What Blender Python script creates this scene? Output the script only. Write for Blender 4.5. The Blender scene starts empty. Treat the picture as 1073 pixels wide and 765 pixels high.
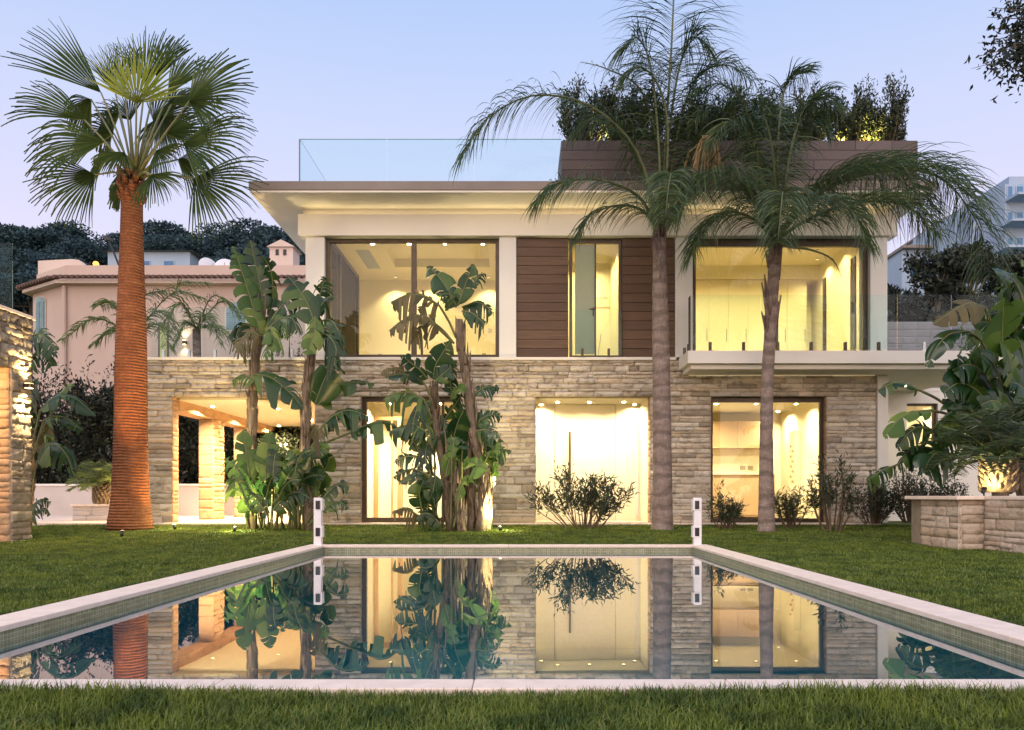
import bpy, math, random
import numpy as np
from mathutils import Vector, Matrix
R = math.radians
random.seed(7); rng = np.random.default_rng(7)
S = bpy.context.scene
COL = S.collection
# ------------------------------------------------------------------ camera, sky, sun, exposure
F, EZ, VX, VY = 800.0, 0.75, 546.0, 520.0     # focal length in photo pixels, eye height, vanishing point
cam = bpy.data.objects.new('camera', bpy.data.cameras.new('camera')); COL.objects.link(cam)
cam.location = (0, 0, EZ); cam.rotation_euler = (R(90), 0, 0)
cd = cam.data; cd.sensor_width = 36; cd.lens = 36 * F / 1073
cd.shift_x = -(VX - 536.5) / 1073; cd.shift_y = (VY - 382.5) / 1073
cd.clip_start = 0.05; cd.clip_end = 3000
S.camera = cam
W = bpy.data.worlds.new('World'); S.world = W; W.use_nodes = True
nt = W.node_tree; nt.nodes.clear()
def N(nt, t, **kw):
    n = nt.nodes.new(t)
    for k, v in kw.items(): setattr(n, k, v)
    return n
out = N(nt, 'ShaderNodeOutputWorld'); bg = N(nt, 'ShaderNodeBackground')
sky = N(nt, 'ShaderNodeTexSky', sky_type='NISHITA', sun_disc=False, sun_elevation=R(6), sun_rotation=R(180))
tc = N(nt, 'ShaderNodeTexCoord'); sep = N(nt, 'ShaderNodeSeparateXYZ')
nt.links.new(tc.outputs['Generated'], sep.inputs[0])
ramp = N(nt, 'ShaderNodeValToRGB')            # clear dusk: pink haze at the horizon to lavender blue overhead
er = ramp.color_ramp
er.elements[0].position = 0.0; er.elements[0].color = (.80, .68, .86, 1)
er.elements[1].position = 1.0; er.elements[1].color = (.24, .40, .82, 1)
for p, c in ((.26, (.74, .66, .87)), (.42, (.59, .63, .88)), (.56, (.42, .555, .87))):
    e = er.elements.new(p); e.color = (*c, 1)
nt.links.new(sep.outputs['Z'], ramp.inputs[0])
west = N(nt, 'ShaderNodeMapRange'); west.inputs[1].default_value = -.2; west.inputs[2].default_value = 1
west.inputs[3].default_value = 0; west.inputs[4].default_value = 1      # the afterglow stands behind the camera
neg = N(nt, 'ShaderNodeMath', operation='MULTIPLY'); neg.inputs[1].default_value = -1
nt.links.new(sep.outputs['Y'], neg.inputs[0]); nt.links.new(neg.outputs[0], west.inputs[0])
glow = N(nt, 'ShaderNodeMixRGB', blend_type='ADD'); glow.inputs[2].default_value = (1.45, 1.12, .85, 1)
nt.links.new(west.outputs[0], glow.inputs[0]); nt.links.new(ramp.outputs[0], glow.inputs[1])
nis = N(nt, 'ShaderNodeMixRGB', blend_type='ADD'); nis.inputs[0].default_value = .05
nt.links.new(glow.outputs[0], nis.inputs[1]); nt.links.new(sky.outputs[0], nis.inputs[2])
nt.links.new(nis.outputs[0], bg.inputs[0]); bg.inputs[1].default_value = .92
nt.links.new(bg.outputs[0], out.inputs[0])
sl = bpy.data.lights.new('sun', 'SUN'); sl.energy = .8; sl.angle = R(25); sl.color = (1, .86, .72)
sun = bpy.data.objects.new('sun', sl); COL.objects.link(sun)
sun.rotation_euler = (R(40), 0, R(-48))
S.view_settings.view_transform = 'Standard'; S.view_settings.look = 'None'
S.view_settings.exposure = 0.12; S.view_settings.gamma = 1; S.view_settings.use_curve_mapping = False
S.render.engine = 'CYCLES'
S.cycles.use_denoising = True
S.cycles.max_bounces = 10; S.cycles.transparent_max_bounces = 24; S.cycles.diffuse_bounces = 4
S.cycles.sample_clamp_indirect = 4; S.cycles.caustics_reflective = False; S.cycles.caustics_refractive = False

# ------------------------------------------------------------------ helpers
def P(px, py, D): return Vector(((px - VX) * D / F, D, EZ - (py - VY) * D / F))   # a photo pixel at depth D
def GZ(x, y):                                                                     # lawn height
    return 0.17 * min(1, max(0, (y - 11.6) / 4.2)) 
def fix(o, parent):
    if parent is not None:
        o.parent = parent
        if parent.type == 'EMPTY': o.matrix_parent_inverse = parent.matrix_basis.inverted()
def tag(o, label=None, cat=None, group=None, kind=None):
    if label: o['label'] = label
    if cat: o['category'] = cat
    if group: o['group'] = group
    if kind: o['kind'] = kind
    return o
def thing(name, label, cat, loc=(0, 0, 0), group=None):
    o = bpy.data.objects.new(name, None); COL.objects.link(o); o.location = loc; o.empty_display_size = .1
    return tag(o, label, cat, group)
def np_mesh(name, V, Fc, mat, parent=None, smooth=False):
    V = np.asarray(V, dtype=np.float32); Fc = np.asarray(Fc, dtype=np.int32)
    m = bpy.data.meshes.new(name); n, k = Fc.shape
    m.vertices.add(len(V)); m.vertices.foreach_set('co', V.ravel())
    m.loops.add(n * k); m.loops.foreach_set('vertex_index', Fc.ravel())
    m.polygons.add(n); m.polygons.foreach_set('loop_start', np.arange(0, n * k, k, dtype=np.int32))
    m.polygons.foreach_set('loop_total', np.full(n, k, dtype=np.int32))
    if smooth: m.polygons.foreach_set('use_smooth', np.ones(n, dtype=bool))
    m.update(calc_edges=True)
    if mat: m.materials.append(mat)
    o = bpy.data.objects.new(name, m); COL.objects.link(o); fix(o, parent)
    return o
class MB:
    def __init__(s): s.v = []; s.f = []
    def add(s, vs, fs):
        b = len(s.v); s.v += [tuple(p) for p in vs]; s.f += [tuple(i + b for i in f) for f in fs]; return s
    def box(s, x0, x1, y0, y1, z0, z1):
        return s.add([(x0,y0,z0),(x1,y0,z0),(x1,y1,z0),(x0,y1,z0),(x0,y0,z1),(x1,y0,z1),(x1,y1,z1),(x0,y1,z1)],
                     [(0,3,2,1),(4,5,6,7),(0,1,5,4),(1,2,6,5),(2,3,7,6),(3,0,4,7)])
    def poly(s, pts): return s.add(pts, [tuple(range(len(pts)))])
    def prism(s, pts, off):
        n = len(pts); off = Vector(off); q = [Vector(p) for p in pts] + [Vector(p) + off for p in pts]
        return s.add(q, [tuple(range(n))[::-1], tuple(range(n, 2*n))] + [(i, (i+1) % n, n + (i+1) % n, n + i) for i in range(n)])
    def tube(s, pts, rad, n=8, cap=True):
        pts = [Vector(p) for p in pts]
        if not hasattr(rad, '__len__'): rad = [rad] * len(pts)
        vs = []; fs = []; ref = Vector((.13, .97, .2))
        for i, p in enumerate(pts):
            t = (pts[min(i+1, len(pts)-1)] - pts[max(i-1, 0)]).normalized()
            a = t.cross(ref)
            if a.length < .05: a = t.cross(Vector((1, 0, 0)))
            a.normalize(); b = t.cross(a)
            for k in range(n):
                w = 2 * math.pi * k / n
                vs.append(p + (a * math.cos(w) + b * math.sin(w)) * rad[i])
        for i in range(len(pts) - 1):
            for k in range(n): fs.append((i*n + k, i*n + (k+1) % n, (i+1)*n + (k+1) % n, (i+1)*n + k))
        if cap: fs.append(tuple(range(n))[::-1]); fs.append(tuple((len(pts)-1)*n + k for k in range(n)))
        return s.add(vs, fs)
    def lathe(s, c, prof, n=20):
        vs = []; fs = []
        for r, z in prof:
            for k in range(n): vs.append((c[0] + r*math.cos(2*math.pi*k/n), c[1] + r*math.sin(2*math.pi*k/n), c[2] + z))
        for i in range(len(prof)-1):
            for k in range(n): fs.append((i*n+k, i*n+(k+1)%n, (i+1)*n+(k+1)%n, (i+1)*n+k))
        return s.add(vs, fs)
    def holes(s, x0, x1, z0, z1, hs, y0, y1):        # a wall slab with rectangular openings
        zs = sorted({z0, z1} | {min(max(h[2], z0), z1) for h in hs} | {min(max(h[3], z0), z1) for h in hs})
        for a, b in zip(zs, zs[1:]):
            for u, w in spans(x0, x1, a, b, hs): s.box(u, w, y0, y1, a, b)
        return s
    def build(s, name, mat, parent=None, smooth=False, bevel=0):
        m = bpy.data.meshes.new(name); m.from_pydata(s.v, [], s.f); m.update()
        if smooth: m.polygons.foreach_set('use_smooth', [True] * len(m.polygons))
        if mat: m.materials.append(mat)
        o = bpy.data.objects.new(name, m); COL.objects.link(o); fix(o, parent)
        if bevel:
            b = o.modifiers.new('bevel', 'BEVEL'); b.width = bevel; b.segments = 2; b.limit_method = 'ANGLE'; b.angle_limit = R(50)
        return o
def spans(x0, x1, a, b, hs):
    c = (a + b) / 2; cuts = sorted((h[0], h[1]) for h in hs if h[2] < c < h[3]); res = []; x = x0
    for u, w in cuts:
        if u > x: res.append((x, min(u, x1)))
        x = max(x, w)
    if x < x1: res.append((x, x1))
    return res
def curve(pts, n):
    """Catmull-Rom through the points, n samples."""
    p = [np.array(q, float) for q in pts]; p = [2*p[0]-p[1]] + p + [2*p[-1]-p[-2]]
    res = []
    for t in np.linspace(0, len(pts) - 1 - 1e-6, n):
        i = int(t); u = t - i; a, b, c, d = p[i:i+4]
        res.append(.5*((2*b) + (c-a)*u + (2*a-5*b+4*c-d)*u*u + (3*b-a-3*c+d)*u**3))
    return np.array(res)

# ------------------------------------------------------------------ materials
def mat(name):
    m = bpy.data.materials.new(name); m.use_nodes = True; t = m.node_tree; t.nodes.clear()
    return m, t, N(t, 'ShaderNodeOutputMaterial')
def mixc(t, fac, a, b, mode='MIX'):
    n = N(t, 'ShaderNodeMixRGB', blend_type=mode)
    for s, v in ((0, fac), (1, a), (2, b)):
        if hasattr(v, 'is_output'): t.links.new(v, n.inputs[s])
        else: n.inputs[s].default_value = v if s == 0 else (*v, 1)
    return n.outputs[0]
def noise(t, sc, det=6, rough=.6, stretch=None, vec=None):
    n = N(t, 'ShaderNodeTexNoise'); n.inputs['Scale'].default_value = sc; n.inputs['Detail'].default_value = det
    n.inputs['Roughness'].default_value = rough
    if vec is None:
        vec = N(t, 'ShaderNodeTexCoord').outputs['Object']
    if stretch:
        mp = N(t, 'ShaderNodeMapping'); mp.inputs['Scale'].default_value = stretch; t.links.new(vec, mp.inputs[0]); vec = mp.outputs[0]
    t.links.new(vec, n.inputs['Vector'])
    return n.outputs['Fac']
def rmp(t, src, stops):
    r = N(t, 'ShaderNodeValToRGB'); e = r.color_ramp.elements
    while len(e) < len(stops): e.new(.5)
    for i, (p, c) in enumerate(stops):
        e[i].position = p; e[i].color = (*c, 1) if hasattr(c, '__len__') else (c, c, c, 1)
    t.links.new(src, r.inputs[0]); return r.outputs[0]
def principled(t, out, col, rough=.6, bump=None, bs=.3, dist=.02, spec=.5, metal=0, transl=0, tcol=None):
    p = N(t, 'ShaderNodeBsdfPrincipled')
    if hasattr(col, 'is_output'): t.links.new(col, p.inputs['Base Color'])
    else: p.inputs['Base Color'].default_value = (*col, 1)
    if hasattr(rough, 'is_output'): t.links.new(rough, p.inputs['Roughness'])
    else: p.inputs['Roughness'].default_value = rough
    p.inputs['Specular IOR Level'].default_value = spec; p.inputs['Metallic'].default_value = metal
    if bump is not None:
        b = N(t, 'ShaderNodeBump'); b.inputs['Strength'].default_value = bs; b.inputs['Distance'].default_value = dist
        t.links.new(bump, b.inputs['Height']); t.links.new(b.outputs[0], p.inputs['Normal'])
    res = p.outputs[0]
    if transl:
        tr = N(t, 'ShaderNodeBsdfTranslucent'); mx = N(t, 'ShaderNodeMixShader'); mx.inputs[0].default_value = transl
        if hasattr(col, 'is_output'): t.links.new(col, tr.inputs[0])
        else: tr.inputs[0].default_value = (*col, 1)
        t.links.new(res, mx.inputs[1]); t.links.new(tr.outputs[0], mx.inputs[2]); res = mx.outputs[0]
    t.links.new(res, out.inputs[0])
def plain(name, c1, c2=None, sc=3, rough=.6, bs=.15, bsc=60, dist=.01, spec=.4, metal=0, stretch=None):
    m, t, o = mat(name)
    c2 = c2 or tuple(.85 * x for x in c1)
    col = rmp(t, noise(t, sc, stretch=stretch), [(.35, c2), (.65, c1)])
    principled(t, o, col, rough, noise(t, bsc, 3), bs, dist, spec, metal); return m
def leafm(name, c1, c2, c3=None, rough=.45, transl=.22, spec=.4, sc=1.2):
    """foliage: colour varies leaf by leaf and in patches"""
    m, t, o = mat(name)
    g = N(t, 'ShaderNodeNewGeometry').outputs['Random Per Island']
    col = rmp(t, g, [(0, c1), (.55, c2), (1, c3 or c2)])
    col = mixc(t, rmp(t, noise(t, sc, 3), [(.4, 0), (.65, .55)]), col, c1)
    principled(t, o, col, rough, None, spec=spec, transl=transl); return m
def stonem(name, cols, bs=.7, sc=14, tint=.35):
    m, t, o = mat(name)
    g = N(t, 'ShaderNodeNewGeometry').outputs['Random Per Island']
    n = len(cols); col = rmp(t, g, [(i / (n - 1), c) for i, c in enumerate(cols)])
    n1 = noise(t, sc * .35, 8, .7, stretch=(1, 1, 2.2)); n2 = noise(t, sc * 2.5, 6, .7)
    col = mixc(t, rmp(t, n1, [(.34, .8), (.50, 0)]), col, (.21, .165, .115))  # horizontal dark streaks put crevice and ledge shade into the colour
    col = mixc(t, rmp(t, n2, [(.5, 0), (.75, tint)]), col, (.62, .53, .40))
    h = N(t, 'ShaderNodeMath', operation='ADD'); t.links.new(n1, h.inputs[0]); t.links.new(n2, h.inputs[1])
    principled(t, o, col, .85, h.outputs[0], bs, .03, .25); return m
M = {}
M['stone'] = stonem('ledge_stone', [(.66,.57,.44), (.44,.36,.26), (.76,.68,.55), (.34,.285,.215), (.66,.53,.37), (.58,.53,.45), (.72,.61,.46), (.50,.43,.33), (.80,.72,.59)])
M['stone_pale'] = stonem('pale_stone', [(.58,.46,.35), (.50,.38,.27), (.66,.54,.43), (.46,.36,.27)], .7, 11, .3)
M['stone_lit'] = stonem('lamplit_stone', [(.50,.32,.19), (.43,.26,.15), (.56,.38,.24), (.40,.26,.17)], .6, 9, .3)  # warm lamplight put into the colour of this stone
M['stone_rock'] = stonem('rough_rock', [(.46,.36,.25), (.32,.25,.18), (.52,.44,.33), (.22,.18,.14)], 1.0, 9, .5)
M['mortar'] = plain('mortar', (.27,.22,.16), (.20,.165,.12), 8, .95)
M['cream'] = plain('cream_render', (.83,.78,.69), (.78,.73,.64), .8, .8, .12, 120, .004)
M['white_render'] = plain('white_render', (.82,.79,.73), (.77,.74,.68), .7, .8, .12, 120, .004)
M['room'] = plain('warm_white_paint', (.84,.78,.60), (.82,.76,.57), .6, .7, .03, 90, .002)
M['room_floor'] = plain('pale_floor_tile', (.62,.54,.42), (.56,.48,.37), 1.5, .35, .03)
M['fascia'] = plain('taupe_fascia', (.23,.19,.17), (.20,.165,.145), 2, .55, .08)
M['bronze'] = plain('bronze_frame', (.085,.06,.04), (.06,.045,.03), 6, .38, .05, metal=.3)
M['steel'] = plain('brushed_steel', (.42,.38,.33), (.32,.29,.25), 20, .32, .05, metal=.9)
M['white_metal'] = plain('white_powder_coat', (.80,.77,.78), (.72,.69,.70), 6, .38, .05)
M['black'] = plain('black_plastic', (.012,.013,.018), (.02,.02,.025), 9, .25, .03)
M['coping'] = plain('travertine_coping', (.88,.72,.60), (.76,.62,.51), 9, .6, .25, 45, .006)
M['terracotta'] = plain('roof_tile', (.17,.10,.075), (.09,.06,.05), 5, .8, .3)
M['pink'] = plain('pink_render', (.54,.42,.37), (.46,.355,.31), .35, .85, .15, 30, .01)
M['pale_pink'] = plain('pale_pink_render', (.62,.51,.455), (.55,.45,.40), .4, .85, .1, 30)
M['shutter'] = plain('blue_grey_shutter', (.22,.33,.38), (.17,.27,.32), 4, .6)
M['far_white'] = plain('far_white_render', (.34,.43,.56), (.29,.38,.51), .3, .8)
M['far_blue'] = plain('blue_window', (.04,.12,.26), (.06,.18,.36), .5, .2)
M['dish'] = plain('dish_white', (.66,.68,.72), (.6,.62,.66), 3, .4)
M['garden_wall'] = plain('pale_garden_wall', (.56,.50,.47), (.47,.42,.39), 1.1, .85, .2, 40)
M['soil'] = plain('planter_soil', (.045,.032,.022), (.03,.02,.014), 9, .95, .8, 30, .03)
M['wardrobe'] = plain('lacquer_cream', (.80,.73,.54), (.79,.72,.53), .4, .3, .01)
M['kitchen'] = plain('kitchen_lacquer', (.52,.37,.24), (.49,.35,.22), .5, .3, .02)
M['counter'] = plain('kitchen_counter', (.80,.72,.56), (.76,.68,.52), 4, .2, .02)
M['door_wood'] = plain('pale_oak', (.55,.36,.19), (.46,.29,.14), 3, .45, .1, 40, stretch=(8,8,.6))
m_, t_, o_ = mat('timber_cladding')
g_ = N(t_, 'ShaderNodeNewGeometry').outputs['Random Per Island']
c_ = rmp(t_, g_, [(0, (.088,.047,.024)), (.5, (.118,.064,.033)), (1, (.15,.083,.043))])
gn = noise(t_, 4, 8, .7, stretch=(.6, 6, 9))
c_ = mixc(t_, rmp(t_, gn, [(.4, .6), (.6, 0)]), c_, (.055,.026,.016))
principled(t_, o_, c_, .5, gn, .2, .005, .4); M['timber'] = m_
m_, t_, o_ = mat('weathered_board')
g_ = N(t_, 'ShaderNodeNewGeometry').outputs['Random Per Island']
c_ = rmp(t_, g_, [(0, (.085,.068,.068)), (1, (.125,.10,.098))])
gn = noise(t_, 4, 8, .7, stretch=(.6, 6, 9))
c_ = mixc(t_, rmp(t_, gn, [(.4, .45), (.6, 0)]), c_, (.08,.06,.065))
principled(t_, o_, c_, .6, gn, .2, .005, .3); M['board'] = m_

def emis(name, col, st):
    m, t, o = mat(name); e = N(t, 'ShaderNodeEmission'); e.inputs[0].default_value = (*col, 1); e.inputs[1].default_value = st
    t.links.new(e.outputs[0], o.inputs[0]); return m
M['lamp'] = emis('lit_lamp', (1, .80, .45), 5)
M['lamp_hot'] = emis('lit_lens', (1, .72, .35), 9)
def glassm(name, tint, ior=1.5, pw=1.0, rough=0.0):
    m, t, o = mat(name)
    tr = N(t, 'ShaderNodeBsdfTransparent'); tr.inputs[0].default_value = (*tint, 1)
    gl = N(t, 'ShaderNodeBsdfGlossy'); gl.inputs['Roughness'].default_value = rough; gl.inputs[0].default_value = (.95, .97, 1, 1)
    fr = N(t, 'ShaderNodeFresnel'); fr.inputs[0].default_value = ior; mx = N(t, 'ShaderNodeMixShader'); f = fr.outputs[0]
    t.links.new(f, mx.inputs[0]); t.links.new(tr.outputs[0], mx.inputs[1]); t.links.new(gl.outputs[0], mx.inputs[2])
    t.links.new(mx.outputs[0], o.inputs[0]); return m
M['glass'] = glassm('window_glass', (.95, .96, .93), 1.35)
M['side_glass'] = glassm('side_glass', (.82, .90, .90), 1.025)
M['clear_glass'] = glassm('clear_glass', (.98, .98, .96), 1.1)
M['balustrade_glass'] = glassm('balustrade_glass', (.90, .97, .97), 1.2)
m_, t_, o_ = mat('frosted_glass')
ms = N(t_, 'ShaderNodeMixShader'); ms.inputs[0].default_value = .55
tl = N(t_, 'ShaderNodeBsdfTranslucent'); tl.inputs[0].default_value = (.55,.60,.50,1)
df = N(t_, 'ShaderNodeBsdfPrincipled'); df.inputs['Base Color'].default_value = (.34,.38,.34,1); df.inputs['Roughness'].default_value = .2
t_.links.new(tl.outputs[0], ms.inputs[1]); t_.links.new(df.outputs[0], ms.inputs[2]); t_.links.new(ms.outputs[0], o_.inputs[0]); M['frosted'] = m_

# pool water: calm sheet, strong reflection at low angles, tinted see-through otherwise
m_, t_, o_ = mat('pool_water')
tr = N(t_, 'ShaderNodeBsdfTransparent'); tr.inputs[0].default_value = (.84, .98, 1, 1)
gl = N(t_, 'ShaderNodeBsdfGlossy'); gl.inputs['Roughness'].default_value = 0; gl.inputs[0].default_value = (.96, .97, .98, 1)
bn = N(t_, 'ShaderNodeBump'); bn.inputs['Strength'].default_value = .03; bn.inputs['Distance'].default_value = .01
t_.links.new(noise(t_, 2.2, 2, .4), bn.inputs['Height']); t_.links.new(bn.outputs[0], gl.inputs['Normal'])
fr = N(t_, 'ShaderNodeFresnel'); fr.inputs[0].default_value = 1.33
pw = N(t_, 'ShaderNodeMath', operation='POWER'); pw.inputs[1].default_value = .27; t_.links.new(fr.outputs[0], pw.inputs[0])
mx = N(t_, 'ShaderNodeMixShader'); t_.links.new(pw.outputs[0], mx.inputs[0]); t_.links.new(tr.outputs[0], mx.inputs[1]); t_.links.new(gl.outputs[0], mx.inputs[2])
t_.links.new(mx.outputs[0], o_.inputs[0]); M['water'] = m_
# mosaic
def mosaic(name, ca, cb, cm, floor=False):
    m, t, o = mat(name); tcn = N(t, 'ShaderNodeTexCoord'); sp = N(t, 'ShaderNodeSeparateXYZ'); t.links.new(tcn.outputs['Object'], sp.inputs[0])
    cmb = N(t, 'ShaderNodeCombineXYZ')
    if floor: t.links.new(sp.outputs['X'], cmb.inputs[0]); t.links.new(sp.outputs['Y'], cmb.inputs[1])
    else:
        ad = N(t, 'ShaderNodeMath', operation='ADD'); t.links.new(sp.outputs['X'], ad.inputs[0]); t.links.new(sp.outputs['Y'], ad.inputs[1])
        t.links.new(ad.outputs[0], cmb.inputs[0]); t.links.new(sp.outputs['Z'], cmb.inputs[1])
    br = N(t, 'ShaderNodeTexBrick'); br.offset = 0; br.squash = 1
    for k, v in (('Scale', 1), ('Mortar Size', .0016), ('Mortar Smooth', .1), ('Bias', 0), ('Brick Width', .03), ('Row Height', .03)): br.inputs[k].default_value = v
    br.inputs['Color1'].default_value = (*ca, 1); br.inputs['Color2'].default_value = (*cb, 1); br.inputs['Mortar'].default_value = (*cm, 1)
    t.links.new(cmb.outputs[0], br.inputs['Vector'])
    vo = N(t, 'ShaderNodeTexWhiteNoise'); sn = N(t, 'ShaderNodeVectorMath', operation='SNAP'); sn.inputs[1].default_value = (.03, .03, .03)
    t.links.new(cmb.outputs[0], sn.inputs[0]); t.links.new(sn.outputs[0], vo.inputs[0])
    col = mixc(t, rmp(t, vo.outputs['Value'], [(0, 0), (1, .55)]), br.outputs['Color'], tuple(.55*x for x in ca))
    principled(t, o, col, .3, br.outputs['Fac'], -.3, .004, .5); return m
M['mosaic'] = mosaic('pool_mosaic', (.20,.23,.13), (.30,.30,.18), (.60,.56,.43))
M['mosaic_deep'] = mosaic('pool_mosaic_blue', (.05,.70,.85), (.10,.78,.88), (.35,.80,.85), True)
M['mosaic_deep_wall'] = mosaic('pool_mosaic_blue_wall', (.05,.70,.85), (.10,.78,.88), (.35,.80,.85))
# lawn soil sheet
m_, t_, o_ = mat('lawn_turf')
c_ = rmp(t_, noise(t_, .8, 8), [(.35, (.045,.080,.014)), (.65, (.085,.13,.026))])
c_ = mixc(t_, rmp(t_, noise(t_, 60, 3), [(.4, 0), (.7, .6)]), c_, (.02,.03,.008))
principled(t_, o_, c_, .9, noise(t_, 90, 4), .8, .03, .2); M['turf'] = m_
m_, t_, o_ = mat('grass_blade')
g_ = N(t_, 'ShaderNodeNewGeometry').outputs['Random Per Island']
c_ = rmp(t_, g_, [(0, (.055,.105,.013)), (.5, (.115,.175,.026)), (.9, (.22,.27,.05)), (1, (.34,.29,.12))])
c_ = mixc(t_, rmp(t_, noise(t_, .9, 6, .65), [(.42, 0), (.58, .75)]), c_, (.19,.235,.03))
c_ = mixc(t_, rmp(t_, noise(t_, 3.2, 6, .75), [(.46, 0), (.60, .85)]), c_, (.036,.075,.013))
principled(t_, o_, c_, .5, None, spec=.3, transl=.25); M['grass'] = m_
# foliage
M['strelitzia'] = leafm('strelitzia_leaf', (.009,.034,.009), (.023,.066,.014), (.085,.14,.024), .28, .22, .42)
M['strelitzia_pale'] = leafm('strelitzia_pale_leaf', (.035,.085,.012), (.085,.16,.024), (.19,.25,.045))
M['strelitzia_dry'] = leafm('strelitzia_dry_leaf', (.10,.085,.035), (.17,.14,.06), (.07,.07,.03), .5, .25, .3)
M['petiole'] = plain('petiole', (.12,.15,.05), (.17,.15,.07), 4, .5)
M['rachis'] = plain('frond_rachis', (.075,.10,.035), (.10,.11,.045), 4, .5)
M['sheath'] = plain('stem_sheath', (.27,.20,.13), (.11,.08,.055), 6, .85, .7, 25, .02, stretch=(6,6,.7))
M['fan'] = leafm('fan_palm_leaf', (.055,.10,.03), (.095,.15,.04), (.17,.22,.055), .42, .28)
M['fan_pale'] = leafm('fan_palm_uplit_leaf', (.26,.33,.05), (.36,.42,.07), (.42,.44,.10), .42, .3)  # light green leaf, brightened in colour for the uplit crown centre
M['queen'] = leafm('feather_leaflet', (.030,.062,.030), (.062,.108,.042), (.15,.20,.07), .4, .22)
M['queen_dry'] = plain('dry_flower_stalk', (.30,.20,.09), (.22,.14,.06), 5, .8)
M['cycad'] = leafm('cycad_leaf', (.025,.05,.022), (.05,.085,.03), (.09,.12,.04), .35, .15)
M['cycad_pale'] = leafm('cycad_pale_leaf', (.10,.15,.045), (.16,.22,.06), (.2,.24,.08), .4, .2)
M['oleander'] = leafm('oleander_leaf', (.03,.045,.025), (.05,.07,.035), (.09,.10,.05), .45, .15)
M['bush'] = leafm('bush_leaf', (.022,.035,.02), (.035,.055,.028), (.06,.08,.035), .5, .15)
M['hedge'] = leafm('hedge_leaf', (.012,.018,.012), (.022,.032,.02), (.045,.055,.03), .5, .1)
M['pine'] = leafm('pine_needles', (.022,.052,.070), (.034,.07,.085), (.05,.09,.10), .7, .05, .2, .15)  # bluish light on the far crowns put into the needle colour
M['twig'] = plain('twig_bark', (.16,.115,.07), (.10,.07,.045), 9, .85, .5, 40)
M['pine_bark'] = plain('pine_bark', (.07,.055,.05), (.045,.035,.035), 3, .9)
def barkm(name, cols, ring, dist, bs, wob=6):
    m, t, o = mat(name); n1 = noise(t, 4.0, 8, .75, stretch=(1, 1, 2.4)); n2 = noise(t, 26, 5, .7, stretch=(1, 1, .35))
    wv = N(t, 'ShaderNodeTexWave', wave_type='BANDS', bands_direction='Z'); wv.inputs['Scale'].default_value = ring
    wv.inputs['Distortion'].default_value = wob; wv.inputs['Detail'].default_value = 3; wv.inputs['Detail Scale'].default_value = 1.5
    t.links.new(N(t, 'ShaderNodeTexCoord').outputs['Object'], wv.inputs[0])
    c = rmp(t, n1, [(.3, cols[0]), (.55, cols[1]), (.75, cols[2])])
    c = mixc(t, rmp(t, wv.outputs['Fac'], [(.1, .45), (.4, 0)]), c, tuple(.45*x for x in cols[0]))
    c = mixc(t, rmp(t, n2, [(.35, .4), (.6, 0)]), c, tuple(.5*x for x in cols[0]))
    ad = N(t, 'ShaderNodeMath', operation='ADD'); t.links.new(wv.outputs['Fac'], ad.inputs[0]); t.links.new(n2, ad.inputs[1])
    principled(t, o, c, .85, ad.outputs[0], bs, dist, .2); return m
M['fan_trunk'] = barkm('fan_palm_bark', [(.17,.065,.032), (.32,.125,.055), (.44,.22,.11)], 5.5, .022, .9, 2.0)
M['queen_trunk'] = barkm('queen_palm_bark', [(.19,.14,.12), (.31,.24,.205), (.44,.36,.32)], 1.1, .02, .6)
M['queen_fibre'] = barkm('queen_palm_boots', [(.15,.10,.08), (.26,.19,.16), (.40,.33,.29)], .5, .02, .6)

# ------------------------------------------------------------------ lamps
WARM = (1, .80, .47)
def lamp(kind, loc, energy, col=WARM, radius=.06, target=None, cone=100, blend=.8, parent=None):
    l = bpy.data.lights.new('lamp', kind); l.energy = energy; l.color = col
    if kind == 'AREA': l.shape = 'DISK'; l.size = radius*2
    else: l.shadow_soft_size = radius
    if kind == 'SPOT': l.spot_size = R(cone); l.spot_blend = blend
    o = bpy.data.objects.new('lamp_light', l); COL.objects.link(o); o.location = loc
    if target is not None:
        o.rotation_euler = (Vector(target) - Vector(loc)).to_track_quat('-Z', 'Y').to_euler()
    fix(o, parent); return o
# ------------------------------------------------------------------ the ground
NW = .15
PX0, PX1, PY0, PY1 = -2.89, 2.52, 3.02, 11.21       # inner edge of the pool
CW, CT = .27, .028                                   # coping width, coping top
WZ = -.066                                           # water level
def sst(a, b, x):
    t = min(1, max(0, (x - a) / (b - a))); return t*t*(3-2*t)
def ground_z(x, y):
    return -.02 + GZ(x, y) - (.3 if y > 30 else 0) + 38*sst(40, 125, y)*sst(60, -10, x) + 6*sst(120, 300, y)
xs = [-600,-300,-150,-90,-60,-40,-25,-16,-10,-6,PX0-CW,-1.5,0,1.5,PX1+CW,5,8,12,18,30,45,60,90,150,300,600]
ys = [-60,-20,-4,0,1.5,PY0-NW,5,7,9,PY1+CW,12.2,13,14,15,15.8,16,22,30,40,50,60,70,80,90,100,110,120,140,180,240,320,500,900]
gv = [(x, y, ground_z(x, y)) for y in ys for x in xs]; nx = len(xs); gf = []
for j in range(len(ys) - 1):
    for i in range(nx - 1):
        if PX0-CW-.01 < (xs[i]+xs[i+1])/2 < PX1+CW+.01 and PY0-NW-.01 < (ys[j]+ys[j+1])/2 < PY1+CW+.01: continue
        gf.append((j*nx+i, j*nx+i+1, (j+1)*nx+i+1, (j+1)*nx+i))
tag(np_mesh('ground', gv, gf, M['turf'], smooth=True), kind='structure')
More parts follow.
